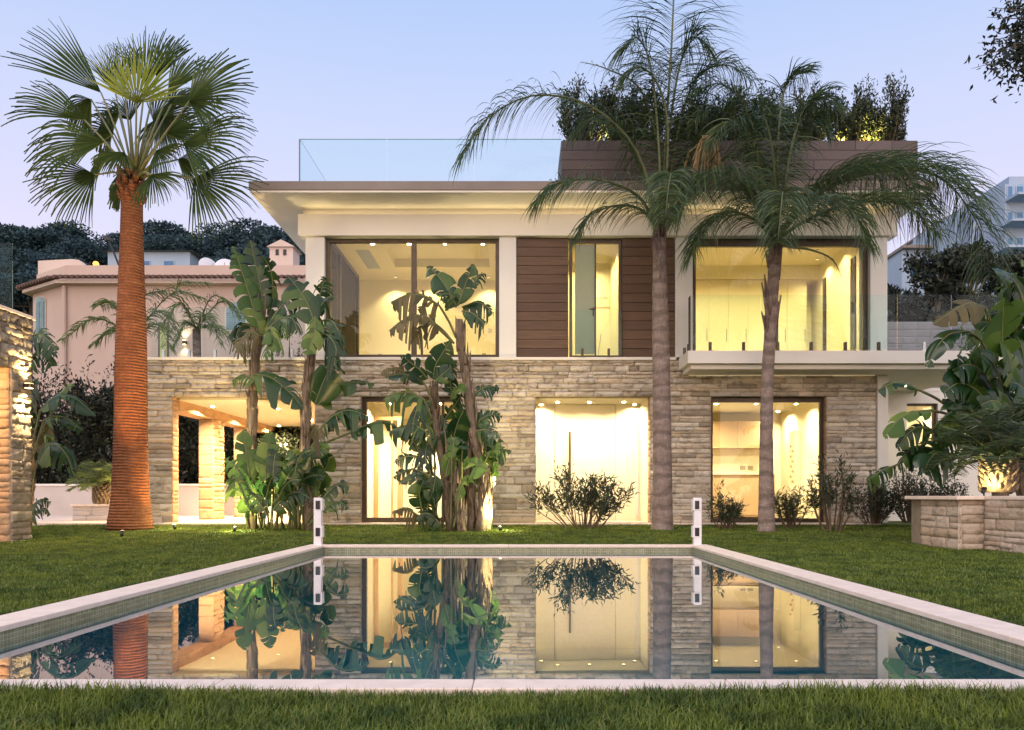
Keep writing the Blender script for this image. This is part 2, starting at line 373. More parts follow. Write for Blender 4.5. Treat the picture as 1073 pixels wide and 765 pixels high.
# pool
b = MB(); d = .012; z0, z1 = WZ - .03, CT - .034; k = .03     # tile band behind the lip of the coping
def ring(b, x0, x1, y0, y1, t, a, c):
    b.box(x0-t, x1+t, y0-t, y0, a, c); b.box(x0-t, x1+t, y1, y1+t, a, c); b.box(x0-t, x0, y0, y1, a, c); b.box(x1, x1+t, y0, y1, a, c)
ring(b, PX0-d, PX1+d, PY0-d, PY1+d, .14, z0, z1)
tag(b.build('pool_tile_band', M['mosaic']), kind='structure')
b = MB(); ring(b, PX0-d, PX1+d, PY0-d, PY1+d, .14, -1.5, z0)
tag(b.build('pool_wall', M['mosaic_deep_wall']), kind='structure')
b = MB().box(PX0-.14, PX1+.14, PY0-.14, PY1+.14, -1.62, -1.5)
tag(b.build('pool_floor', M['mosaic_deep']), kind='structure')
b = MB().poly([(PX0-d, PY0-d, WZ), (PX1+d, PY0-d, WZ), (PX1+d, PY1+d, WZ), (PX0-d, PY1+d, WZ)])
tag(b.build('pool_water', M['water']), kind='structure')
b = MB()                                             # coping slabs with open joints
def slabs(b, a0, a1, n, fn):
    for i in range(n):
        u, w = a0 + (a1-a0)*i/n + .0015, a0 + (a1-a0)*(i+1)/n - .0015
        fn(u, w)
slabs(b, PY0, PY1, 9, lambda u, w: (b.box(PX0-CW, PX0, u, w, CT-.034, CT), b.box(PX1, PX1+CW, u, w, CT-.034, CT)))
slabs(b, PX0-CW, PX1+CW, 6, lambda u, w: (b.box(u, w, PY0-NW, PY0-.0015, CT-.034, CT), b.box(u, w, PY1+.0015, PY1+CW, CT-.034, CT)))
tag(b.build('pool_coping', M['coping'], bevel=.005), kind='structure')
b = MB().box(-17, 7.44, 15.78, 15.99, .05, .195).box(-17, -7.9, 15.99, 27, .05, .195)
tag(b.build('terrace_paving', M['coping'], bevel=.006), kind='structure')

# ------------------------------------------------------------------ stone cladding
def stone_panel(O, U, Nn, u0, u1, z0, z1, holes=(), h=(.07,.24), l=(.18,.75), dep=.03, amp=.012, big=None):
    """one mesh of separate split-faced stones; the relief grows towards the top when big is set"""
    O, U, Nn = Vector(O), Vector(U), Vector(Nn); V = []; Fc = []
    zs = sorted({z0, z1} | {min(max(q, z0), z1) for k in holes for q in (k[2], k[3])})
    def stone(a, c, e, g, k):
        nu = max(2, int((c-a)/.055)); nv = max(2, int((g-e)/.045)); base = len(V); D = random.uniform(.3, 1) * dep * k
        tu, tv = random.uniform(-.3, .3)*dep*k, random.uniform(-.3, .3)*dep*k
        for j in range(nv + 3):
            for i in range(nu + 3):
                ii, jj = min(max(i-1, 0), nu), min(max(j-1, 0), nv); edge = i in (0, nu+2) or j in (0, nv+2)
                rim = ii in (0, nu) or jj in (0, nv)
                u = a + (c-a)*ii/nu; z = e + (g-e)*jj/nv
                if not edge:
                    if ii == 0: u += .004
                    if ii == nu: u -= .004
                    if jj == 0: z += .004
                    if jj == nv: z -= .004
                dd = 0 if edge else max(.004, D*(.88 if rim else 1) + tu*(ii/nu-.5) + tv*(jj/nv-.5) + random.gauss(0, amp*k*(.5 if rim else 1)))
                V.append(O + U*u + Nn*dd + Vector((0, 0, z)))
        w = nu + 3
        for j in range(nv + 2):
            for i in range(nu + 2): Fc.append((base+j*w+i, base+j*w+i+1, base+(j+1)*w+i+1, base+(j+1)*w+i))
    for za, zb in zip(zs, zs[1:]):
        z = za
        while z < zb - 1e-4:
            hh = random.uniform(*h); hh = hh if zb - z - hh > h[0]*.8 else zb - z
            k = 1 if big is None else big[0] + (big[1]-big[0])*(z-z0)/(z1-z0)
            for a, c in spans(u0, u1, za, zb, holes):
                x = a
                while x < c - 1e-4:
                    L = random.uniform(*l); L = L if c - x - L > l[0]*.7 else c - x
                    if hh > .13 and random.random() < .25:
                        f = random.uniform(.4, .6); stone(x, x+L, z, z+hh*f, k); stone(x, x+L, z+hh*f, z+hh, k)
                    else: stone(x, x+L, z, z+hh, k)
                    x += L
            z += hh
    return V, Fc
def cladding(name, m, parent, *a, **kw):
    V, Fc = stone_panel(*a, **kw); return np_mesh(name, V, Fc, m, parent)

# ------------------------------------------------------------------ the villa
FD = 16.0
def fx(px): return (px - VX) / 50
def fz(py): return EZ + (VY - py) / 50
house = thing('villa', 'modern two storey villa with stone ground floor, lit windows and flat roof', 'house', (0, 16, .2))
H = house
HB = [(-7.32,-4.32,.1,2.84), (-3.36,-1.28,.1,2.84), (.30,2.71,.1,2.84), (3.98,6.41,.1,2.84)]
MB().holes(-7.86, 7.45, .1, 3.60, HB, 16.03, 16.3).build('wall_core', M['mortar'], H)
SW = [stone_panel((0,16.03,0), (1,0,0), (0,-1,0), -7.86, 7.45, .19, 1.0, HB, h=(.10,.22), l=(.25,.75), dep=.022, amp=.006),
      stone_panel((0,16.03,0), (1,0,0), (0,-1,0), -7.86, 7.45, 1.0, 2.84, HB, h=(.05,.17), l=(.15,.70), dep=.036, amp=.010),
      stone_panel((0,16.03,0), (1,0,0), (0,-1,0), -7.86, 7.45, 2.84, 3.60, h=(.04,.13), l=(.15,.65), dep=.06, amp=.018)]
sv = []; sf = []
for V, Fc in SW: k0 = len(sv); sv += V; sf += [tuple(i+k0 for i in f) for f in Fc]
np_mesh('stone_wall', sv, sf, M['stone'], H)
for x0, x1, a, c in HB:
    for X, nn in ((x0, 1), (x1, -1)): cladding('stone_reveal', M['stone_lit'], H, (X, 16.0, 0), (0,1,0), (nn,0,0), .02, .3, .19, 2.84, l=(.3,.3), dep=.012, amp=.004)
MB().box(-7.9, 3.25, 15.96, 16.3, 3.60, 3.66).build('wall_coping', M['cream'], H, bevel=.006)
# slab and roof
b = MB().box(-7.8, -4.32, 16.3, 25.2, 2.845, 3.598).box(-4.32, 7.6, 16.42, 24, 2.96, 3.57)
b.build('floor_slab', M['white_render'], H)
MB().box(-5.40, 8.25, 15.2, 24, 6.80, 6.84).build('soffit', M['cream'], H)
MB().box(-5.42, 8.27, 15.18, 24.02, 6.842, 7.02).build('roof_fascia', M['fascia'], H, bevel=.008)
MB().box(-4.66, 7.86, 15.93, 16.3, 6.19, 6.64).build('frieze', M['cream'], H, bevel=.008)
MB().box(-4.60, 7.80, 16.08, 16.3, 6.64, 6.80).build('shadow_gap', M['cream'], H)
for a, c in ((320,340), (523,541), (708,726), (912,930)):
    MB().box(fx(a), fx(c), 16.0, 16.3, 3.66, 6.19).build('pier', M['white_render'], H, bevel=.01)
b = MB().box(-4.52, -4.40, 19.3, 23.9, 3.6, 6.8).box(-4.5, 7.66, 23.9, 24, 3.6, 6.8).box(7.56, 7.68, 16.3, 23.9, 3.6, 6.8)
b.build('upper_wall', M['white_render'], H)
for a, c in ((541.5,595.5), (652.5,707.5)):
    b = MB(); n = 13; zz = 3.665; hh = (6.185-3.665)/n
    for i in range(n): b.box(fx(a), fx(c), 16.06, 16.12, zz + i*hh + .004, zz + (i+1)*hh - .004)
    t = b.build('timber_panel', M['timber'], H, bevel=.003)
    MB().box(fx(a)-.005, fx(c)+.005, 16.122, 16.3, 3.665, 6.185).build('panel_back', M['black'], t)
def frame(x0, x1, z0, z1, y, mull=(), w=.07, d=.09, hb=None):
    b = MB(); hb = hb or w
    b.box(x0, x0+w, y, y+d, z0, z1).box(x1-w, x1, y, y+d, z0, z1).box(x0+w, x1-w, y, y+d, z1-hb, z1).box(x0+w, x1-w, y, y+d, z0, z0+w)
    for q, ww in mull: b.box(q-ww/2, q+ww/2, y+.002, y+d-.002, z0+w, z1-hb)
    return b
def window(x0, x1, z0, z1, y, mull=(), w=.07, hb=None, name='window'):
    f = frame(x0, x1, z0, z1, y, mull, w, hb=hb).build(name, M['bronze'], H, bevel=.004)
    qs = [x0+w] + [q for q, _ in mull] + [x1-w]
    for a, c in zip(qs, qs[1:]):
        MB().box(a+.002, c-.002, y+.04, y+.048, z0+w, z1-(hb or w)).build('pane', M['glass'], f)
    return f
window(fx(340), fx(523), 3.662, 6.188, 16.12, ((fx(432.8), .11),), .08)
window(fx(726), fx(912), 3.662, 6.188, 16.12, ((fx(816.5), .05),), .09, .16)
# rooms
def room(x0, x1, y0, y1, z0, z1, m='room', back=True, left=True, right=True, top=True, t=.07):
    b = MB()
    if left: b.box(x0-t, x0, y0, y1, z0, z1)
    if right: b.box(x1, x1+t, y0, y1, z0, z1)
    if back: b.box(x0-t, x1+t, y1, y1+t, z0, z1)
    b.build('room_wall', M[m], H)
    if top: MB().box(x0-t, x1+t, y0, y1+t, z1, z1+t).build('ceiling', M[m], H)
    MB().box(x0-t, x1+t, y0, y1+t, z0-t, z0-.002).build('room_floor', M['room_floor'], H)
M['glass_edge'] = plain('glass_edge', (.20,.42,.44), (.16,.36,.38), 3, .2)
EB = 1.9; RM = 'white_metal'
def downlight(x, y, z, e, r=.034, col=WARM, drop=.12, spot=None):
    b = MB().lathe((x, y, z), [(r+.012, 0), (r+.012, -.032), (r+.003, -.032), (r+.003, -.002)], 16)
    o = b.build('downlight', M[RM], H)
    MB().lathe((x, y, z), [(r, -.004), (.001, -.0045)], 16).build('lens', M['lamp'], o)
    if e:
        if spot: lamp('SPOT', (x, y, z-.03), e*3.2, col, .03, (x, y+spot[1], z-2), spot[0], .7, H)
        else: lamp('AREA', (x, y, z-.014), e*2.6*EB, col, r, (x, y, z-2), parent=H)
CY = (1, .79, .35); M['strip'] = emis('dim_strip', (1, .80, .46), 1.1)
# living room, upper left
LX0, LX1 = -4.08, -.46
room(LX0, LX1, 16.3, 19.6, 3.66, 6.3, left=False, top=False)
b = MB().box(LX0-.1, -3.05, 16.3, 19.67, 6.3, 6.5).box(-.75, LX1+.07, 16.3, 19.67, 6.3, 6.5).box(-3.05, -.75, 16.3, 17.1, 6.3, 6.5).box(-3.05, -.75, 18.5, 19.67, 6.3, 6.5)
b.box(LX0-.1, LX1+.07, 16.3, 19.67, 6.5, 6.56); b.build('tray_ceiling', M['room'], H, bevel=.004)
b = MB()
for i in range(7): b.box(-3.72+i*.045, -3.70+i*.045, 17.2, 18.6, 6.285, 6.299)
b.build('air_grille', M['far_white'], H)
b = MB()
for y in (16.32, 17.25, 19.15): b.box(LX0-.07, LX0, y, y+.09, 3.66, 6.3)
b.box(LX0-.07, LX0, 16.41, 17.25, 6.2, 6.3).box(LX0-.07, LX0, 17.34, 19.15, 6.2, 6.3)
f = b.build('side_window', M['bronze'], H)
MB().box(LX0-.04, LX0-.03, 16.41, 17.25, 3.66, 6.2).build('pane', M['clear_glass'], f); MB().box(LX0-.04, LX0-.03, 17.34, 19.15, 3.66, 6.2).build('pane', M['clear_glass'], f)
MB().box(LX0-.2, LX0-.08, 16.3, 19.67, 3.66, 6.3).build('room_wall', M['room'], H)  # added wall, its cream stands in for the room mirrored in the panes
for x, z in ((-3.62,4.3), (-.95,4.32), (-.8,4.95)): MB().box(x-.05, x+.05, 19.58, 19.598, z, z+.1).build('wall_switch', M['steel'], H, bevel=.004)
for x in (-3.25, -2.45, -1.67, -.84): downlight(x, 16.72, 6.3, 8, col=CY)
for x in (-3.17, -2.36, -.82): downlight(x, 19.25, 6.3, 26, col=CY, spot=(110, .18))
RM = 'room'
# bathroom, upper middle
room(1.0, 2.12, 16.3, 18.2, 3.66, 6.3)
for y in (16.9, 17.7): downlight(1.56, y, 6.3, 9, col=CY)
b = MB().tube([(1.62,18.1,5.45), (2.05,18.1,5.45)], .014).tube([(1.68,18.1,5.45), (1.68,18.1,5.30)], .025)
b.tube([(1.9,18.12,4.6), (1.84,18.12,4.2), (1.8,18.12,3.7)], .008); b.build('shower_rail', M['steel'], H, True)
dr = frame(fx(597), fx(652), 3.662, 6.188, 16.10, ((fx(624.5), .03),), .06, hb=.1).build('balcony_door', M['bronze'], H, bevel=.004)
MB().box(fx(600)+.06, fx(624), 16.13, 16.145, 3.75, 6.06).build('frosted_pane', M['frosted'], dr)
MB().box(fx(625.5), fx(649)+.02, 16.14, 16.148, 3.72, 6.08).build('pane', M['glass'], dr)
b = MB().box(fx(617)+.02, fx(623.5), 16.085, 16.10, fz(323.6), fz(322.2)).box(fx(621.5), fx(623), 16.095, 16.13, fz(330), fz(321))
b.build('handle', M['bronze'], dr)
# bedroom, upper right
room(3.55, 7.22, 16.3, 19.0, 3.66, 6.33, right=False)
MB().box(7.22, 7.30, 18.35, 19.07, 3.66, 6.33).box(7.22, 7.30, 16.3, 16.45, 3.66, 6.33).box(7.22, 7.30, 16.45, 18.35, 5.95, 6.33).box(7.22,7.30,16.75,18.05,3.66,5.95).build('room_wall', M['room'], H)
b = MB()
for y in (16.46, 18.10): b.box(7.19, 7.27, y, y+.1, 3.66, 5.92)
f = b.build('side_door', M['bronze'], H); MB().box(7.14, 7.19, 16.5, 16.53, 4.7, 4.95).build('handle', M['bronze'], f)
MB().box(3.55, 7.22, 18.45, 18.99, 6.0, 6.328).build('bulkhead', M['room'], H)
for x in (4.2, 5.2, 6.3): downlight(x, 17.0, 6.33, 13, col=CY)
downlight(6.95, 17.9, 6.33, 22, col=CY, spot=(120, .0)); downlight(6.95, 17.0, 6.33, 16, col=CY, spot=(120, 0))
# loggia, lower left
cream = M['cream']
MB().box(-7.3, -4.32, 16.31, 25, 2.80, 2.843).build('loggia_ceiling', M['room'], H)
b = MB().box(-7.72, -7.3, 16.31, 25.2, 2.58, 2.843); b.build('colonnade_beam', M['stone_lit'], H, bevel=.01)
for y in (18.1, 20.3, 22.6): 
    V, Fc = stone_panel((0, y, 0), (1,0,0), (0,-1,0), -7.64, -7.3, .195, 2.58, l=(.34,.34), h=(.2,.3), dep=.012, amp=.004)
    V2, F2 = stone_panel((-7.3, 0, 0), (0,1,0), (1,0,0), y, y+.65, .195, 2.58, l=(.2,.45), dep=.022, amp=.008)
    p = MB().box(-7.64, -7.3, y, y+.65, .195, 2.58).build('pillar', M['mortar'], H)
    np_mesh('stone_face', V + V2, Fc + [tuple(i+len(V) for i in f) for f in F2], M['stone_lit'], p)
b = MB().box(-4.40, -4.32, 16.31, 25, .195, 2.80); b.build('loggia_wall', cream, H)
cladding('loggia_back_wall', M['stone_lit'], H, (0,25.0,0), (1,0,0), (0,-1,0), -7.3, -4.40, .195, 2.8, dep=.02)
MB().box(-7.9, -4.32, 25.0, 25.1, .1, 3.6).build('loggia_back_core', M['mortar'], H)
MB().box(-7.86, -4.32, 15.995, 25.0, .08, .194).build('loggia_floor', M['room_floor'], H)
LO = (1, .70, .35); EB = 10.0
for x, y in ((-6.95,17.2), (-6.95,19.5), (-6.95,21.9), (-5.6,17.6), (-5.6,20.4), (-5.6,23.2)): downlight(x, y, 2.80, 15, col=LO)
for y in (18.45, 20.65, 22.95): lamp('SPOT', (-7.12, y, 2.76), 26, LO, .04, (-7.2, y, 0), 80, .6, H)
EB = 3.8
# glazed hall, lower left of centre
room(-3.4, -1.0, 16.32, 21, .2, 2.84)
f = frame(-3.36, -1.28, .2, 2.84, 16.10, (), .10, .1).build('glazed_door', M['bronze'], H, bevel=.005)
b = MB().box(-2.85, -2.74, 17.6, 17.7, .2, 2.5).box(-3.39, -2.74, 17.6, 17.7, 2.5, 2.6).box(-3.39, -3.30, 17.6, 17.7, .2, 2.5).box(-3.0, -2.96, 17.61, 17.69, .2, 2.5)
b.build('inner_door_frame', M['door_wood'], H, bevel=.004)
MB().box(-1.68, -1.62, 16.11, 16.19, .3, 2.74).build('door_stile', M['bronze'], H)
for x, y in ((-2.9,17.0), (-1.8,17.0), (-2.3,18.8), (-2.3,20.2)): downlight(x, y, 2.84, 16)
EB = 1.4
# entrance recess with pivot door
RD = 17.35
room(.30, 2.71, 16.31, RD, .2, 2.84, back=False)
for a, c in ((.30,.76), (2.15,2.71)): MB().box(a, c, RD, RD+.06, .2, 2.84).build('side_panel', M['room'], H, bevel=.004)
dr = MB().box(.768, 2.142, RD+.012, RD+.06, .205, 2.835).build('front_door', M['wardrobe'], H, bevel=.004)
hx = (597 - VX)*RD/F
b = MB().box(hx-.022, hx+.022, RD-.07, RD-.03, .95, 2.22).box(hx-.015, hx+.015, RD-.03, RD+.012, 1.1, 1.13).box(hx-.015, hx+.015, RD-.03, RD+.012, 2.05, 2.08)
b.build('handle', M['bronze'], dr, bevel=.004)
MB().box(2.60, 2.66, RD-.03, RD-.002, .3, 2.7).build('light_strip', M['white_metal'], H)
for x in (.8, 1.5, 2.25): downlight(x, 16.75, 2.84, 16)
downlight(2.55, 17.15, 2.84, 5); downlight(.45, 17.15, 2.84, 5)
EB = 4.0
# kitchen
room(3.9, 6.6, 16.32, 19.4, .2, 2.86)
window(3.98, 6.41, .2, 2.83, 16.16, (), .08, .09)
for x, y in ((4.4,17.2), (5.3,17.2), (6.2,17.2), (6.3,18.7), (4.5,18.2)): downlight(x, y, 2.86, 7)
EB = 1.3
# balcony slab, glass and spigots
BZ0, BZ1 = 3.38, 3.632
b = MB().box(3.30, 9.7, 15.1, 15.985, BZ0, BZ1).box(7.47, 9.7, 15.985, 18.48, BZ0, BZ1); b.build('balcony_slab', M['white_render'], H, bevel=.008)
b = MB().box(3.38, 9.6, 15.22, 15.98, BZ0-.10, BZ0).box(7.47, 9.6, 15.98, 18.48, BZ0-.10, BZ0); b.build('balcony_soffit', M['cream'], H, bevel=.02)
MB().box(7.46, 7.68, 15.96, 16.2, .195, BZ0-.1).build('column', M['cream'], H, bevel=.01)
def glass_run(a, c, z0, h, n, par, sm, per=2, edge=False, gm='balustrade_glass'):
    """a row of frameless panels from a to c (plan points) on stubby clamps"""
    a, c = Vector((*a, 0)), Vector((*c, 0)); d = (c-a).normalized(); q = Vector((-d.y, d.x, 0)); L = (c-a).length
    for i in range(n):
        s, e = a + d*(L*i/n + .008), a + d*(L*(i+1)/n - .008)
        o = MB().prism([s - q*.006 + Vector((0,0,z0+.04)), e - q*.006 + Vector((0,0,z0+.04)), e - q*.006 + Vector((0,0,z0+h)), s - q*.006 + Vector((0,0,z0+h))], q*.012).build('glass_panel', M[gm], par)
        if edge: MB().prism([s - q*.007 + Vector((0,0,z0+h+.001)), e - q*.007 + Vector((0,0,z0+h+.001)), e + q*.007 + Vector((0,0,z0+h+.001)), s + q*.007 + Vector((0,0,z0+h+.001))], (0,0,.012)).build('glass_edge', M['glass_edge'], o)
        for k in range(per):
            m = s + (e-s)*((k+.5)/per)
            MB().prism([m + d*u + q*w + Vector((0,0,z0)) for u, w in ((-.025,-.03), (.025,-.03), (.025,-.012), (-.025,-.012))], (0,0,.18)).prism(
                [m + d*u + q*w + Vector((0,0,z0)) for u, w in ((-.025,.03), (.025,.03), (.025,.012), (-.025,.012))], (0,0,.18)).prism(
                [m + d*u + q*w + Vector((0,0,z0)) for u, w in ((-.05,-.05), (.05,-.05), (.05,.05), (-.05,.05))], (0,0,.012)).build('spigot', M[sm], o)
glass_run((3.42, 15.18), (7.45, 15.18), BZ1, 1.12, 3, H, 'bronze')
glass_run((7.47, 15.18), (9.62, 15.18), BZ1, 1.12, 2, H, 'white_metal', 1)
glass_run((3.38, 15.95), (3.38, 15.2), BZ1, 1.12, 1, H, 'bronze', 2)
glass_run((fx(596), 15.99), (fx(652), 15.99), 3.66, 1.0, 1, H, 'bronze')
glass_run((-7.82, 16.12), (-4.56, 16.12), 3.66, 1.07, 3, H, 'white_metal')
# roof terrace glass
MB().box(-4.463, -4.443, 15.335, 15.36, 7.0, 7.925).build('glass_edge', M['fascia'], H)
glass_run((-4.45, 15.35), (.82, 15.35), 7.0, .92, 3, H, 'fascia', 0, True)
glass_run((-4.45, 22.5), (-4.45, 15.4), 7.0, .92, 3, H, 'fascia', 0, True)
# right wing, set back
b = MB().holes(7.69, 15, .1, 3.28, [(9.35,10.1,1.9,3.0)], 18.5, 18.8); b.build('wing_wall', M['white_render'], H)
b = MB().box(7.69, 15, 18.5, 24, 3.285, 3.375); b.build('wing_roof', M['white_render'], H)
f = frame(9.35, 10.1, 1.9, 3.0, 18.6, (), .05).build('window', M['bronze'], H); MB().box(9.4, 10.05, 18.65, 18.66, 1.95, 2.95).build('pane', M['glass'], f)
room(9.2, 10.3, 18.81, 20, 1.5, 3.2); downlight(9.8, 19.3, 3.2, 14)

# soffit glow: cove strip under the roof; the balcony lamps are added
def light_strip(x0, x1, y, z, e, target, par=None):
    MB().box(x0, x1, y-.012, y+.012, z-.006, z+.006).build('light_strip', M['strip'], par or H)
    l = bpy.data.lights.new('strip', 'AREA'); l.shape = 'RECTANGLE'; l.size = x1-x0; l.size_y = .03; l.energy = e; l.color = (1, .80, .46)
    o = bpy.data.objects.new('strip_light', l); COL.objects.link(o); o.location = ((x0+x1)/2, y-.02, z)
    o.rotation_euler = (Vector(target)).to_track_quat('-Z', 'Y').to_euler(); fix(o, par or H)
light_strip(-4.5, 7.7, 16.06, 6.655, 9, (0, -1, .1))
downlight(8.7, 17.3, 3.278, 5)  # added lamp under the wing slab, no known fixture
light_strip(3.5, 7.4, 15.955, 3.285, 14, (0, .3, -1))  # added strip to warm the stone below, no known fixture

# ------------------------------------------------------------------ built-in furniture seen through the glass
w = thing('wardrobe', 'cream wall of wardrobe doors at the back of the upper right room', 'wardrobe', (5, 18.7, 3.66))
for i in range(7):
    x = 3.6 + i*.475; d_ = MB().box(x+.003, x+.472, 18.50, 18.52, 3.70, 5.985).build('door', M['wardrobe'], w, bevel=.002)
    MB().box(x+.42, x+.432, 18.48, 18.50, 4.5, 4.8).build('handle', M['steel'], d_)
MB().box(3.6, 6.93, 18.523, 18.98, 3.66, 5.99).build('carcass', M['kitchen'], w)
k = thing('kitchen_unit', 'beige kitchen wall units with a pale worktop behind the lower right window', 'kitchen unit', (5, 19, .2))
for i in range(3): MB().box(3.95+i*.72, 4.665+i*.72, 19.0, 19.02, 1.95, 2.62).build('cabinet_door', M['kitchen'], k, bevel=.003)
MB().box(3.94, 6.11, 19.022, 19.38, 1.95, 2.62).build('wall_cabinet', M['kitchen'], k)
MB().box(3.94, 6.11, 19.36, 19.395, 1.33, 1.95).build('splashback', M['counter'], k)
MB().box(3.94, 6.11, 18.3, 19.35, 1.27, 1.325).build('worktop', M['counter'], k, bevel=.004)
for i in range(3): MB().box(3.95+i*.72, 4.665+i*.72, 18.36, 18.38, .3, 1.262).build('drawer_front', M['kitchen'], k, bevel=.003)
MB().box(3.94, 6.11, 18.383, 19.3, .25, 1.265).build('base_cabinet', M['kitchen'], k)
for x in (5.55, 5.75): MB().box(x, x+.13, 19.345, 19.358, 1.42, 1.52).build('socket', M['steel'], k)
t = thing('wine_rack', 'narrow dark bottle rack beside the kitchen wall units', 'rack', (6.45, 18.2, .2))
MB().box(6.44, 6.59, 18.0, 18.35, .25, 2.3).build('cabinet', M['wardrobe'], t)
for i in range(8): MB().tube([(6.43, 18.05+.12*(i%2), 1.1+i*.12), (6.40, 18.05+.12*(i%2), 1.1+i*.12)], .03, 10).build('bottle_end', M['door_wood'], t)
# timber planter box on the roof
rp = thing('roof_planter', 'long dark board-clad planter box standing on the roof', 'planter', (4.5, 16, 7.02))
b = MB(); zz = 7.03; rows = 5; hh = (8.03-7.03)/rows; X0, X1 = .82, 8.12
for i in range(rows):
    cuts = sorted([X0, X1] + [random.uniform(X0+.5, X1-.5) for _ in range(2)])
    for a, c in zip(cuts, cuts[1:]): b.box(a+.004, c-.004, 15.62, 15.65, zz+i*hh+.004, zz+(i+1)*hh-.004)
    b.box(X0, X0+.03, 15.66, 17.0, zz+i*hh+.004, zz+(i+1)*hh-.004); b.box(X1-.03, X1, 15.66, 17.0, zz+i*hh+.004, zz+(i+1)*hh-.004)
b.build('board_cladding', M['board'], rp, bevel=.003)
MB().box(X0+.035, X1-.035, 15.655, 17.0, 7.022, 7.94).build('trough', M['black'], rp)
MB().box(X0+.05, X1-.05, 15.68, 16.95, 7.941, 7.98).build('soil', M['soil'], rp)
# ------------------------------------------------------------------ plants: builders
def rand_unit(n):
    v = rng.normal(size=(n, 3)); return v / np.linalg.norm(v, axis=1)[:, None]
def norm(v): return v / np.maximum(np.linalg.norm(v, axis=-1, keepdims=True), 1e-9)
def leaf_quads(C, Dr, L, Wd, fold=.25):
    """small folded leaves: base, two sides, tip (6 verts, 2 quads); C base points, Dr directions"""
    n = len(C); L = np.broadcast_to(L, n)[:, None]; Wd = np.broadcast_to(Wd, n)[:, None]
    s = norm(np.cross(Dr, rand_unit(n))); u = np.cross(s, Dr)
    m = C + Dr*L*.5 - u*Wd*fold*0; a = m + s*Wd*.5 + u*Wd*fold; c = m - s*Wd*.5 + u*Wd*fold; t = C + Dr*L - u*L*.08
    V = np.stack([C, a, t, c], 1).reshape(-1, 3)
    F4 = np.arange(n)[:, None]*4 + np.array([[0, 1, 2, 3]])
    return V, F4
class NB:
    """collects numpy quads"""
    def __init__(s): s.V = []; s.F = []; s.n = 0
    def add(s, V, Fc): s.V.append(np.asarray(V, float)); s.F.append(np.asarray(Fc) + s.n); s.n += len(V)
    def strip(s, A, B):
        n = len(A); V = np.empty((2*n, 3)); V[0::2] = A; V[1::2] = B; i = np.arange(n-1)*2
        s.add(V, np.stack([i, i+2, i+3, i+1], 1))
    def build(s, name, m, parent=None, smooth=False): return np_mesh(name, np.concatenate(s.V), np.concatenate(s.F), m, parent, smooth)
Zv = np.array([0, 0, 1.0])

# --- feather palm frond along a curve
def frond(parent, fm, pts, n=62, L=.62, w=.0155, droop=.30, r0=.035, start=.16, seed=0):
    rg = np.random.default_rng(seed); c = curve(pts, 60); T = norm(np.gradient(c, axis=0)); nb = NB(); rach = MB()
    rach.tube([Vector(q) for q in c[::3]], [r0*(1 - .85*i/19) for i in range(20)], 6)
    for side in (-1, 1):
        for k in range(n):
            t = start + (1-start)*(k + rg.uniform(-.3, .3))/n; t = min(max(t, 0), .999); f = t*59; i = int(f)
            p = c[i] + (c[min(i+1, 59)] - c[i])*(f-i); tg = T[i]
            s = np.cross(tg, Zv); ls = np.linalg.norm(s)
            s = s/ls if ls > .25 else np.array([1., 0, 0])
            s = s if ls > .25 else s - tg*s.dot(tg)
            up = np.cross(s, tg)
            a = rg.uniform(-.5, .9)
            d = norm(tg*rg.uniform(.35, .75) + side*s*1.0 + up*a*.6 + rg.normal(0, .10, 3))
            l = L*(.55 + .6*math.sin(math.pi*min(.97, t*.9+.07)))*rg.uniform(.8, 1.15); seg = 5
            q = [p]; g = droop*rg.uniform(.7, 1.4)
            for j in range(seg):
                q.append(q[-1] + d*l/seg); d = norm(d - Zv*g)
            q = np.array(q); pr = np.array([.5, 1, .95, .8, .5, .08])*w*.5*rg.uniform(.8, 1.2)
            wv = norm(np.cross(norm(np.gradient(q, axis=0)), norm(tg + .4*rg.normal(size=3))))
            nb.strip(q + wv*pr[:, None], q - wv*pr[:, None])
    o = nb.build('frond', M[fm], parent); rach.build('stalk', M['rachis'], o, True); return o

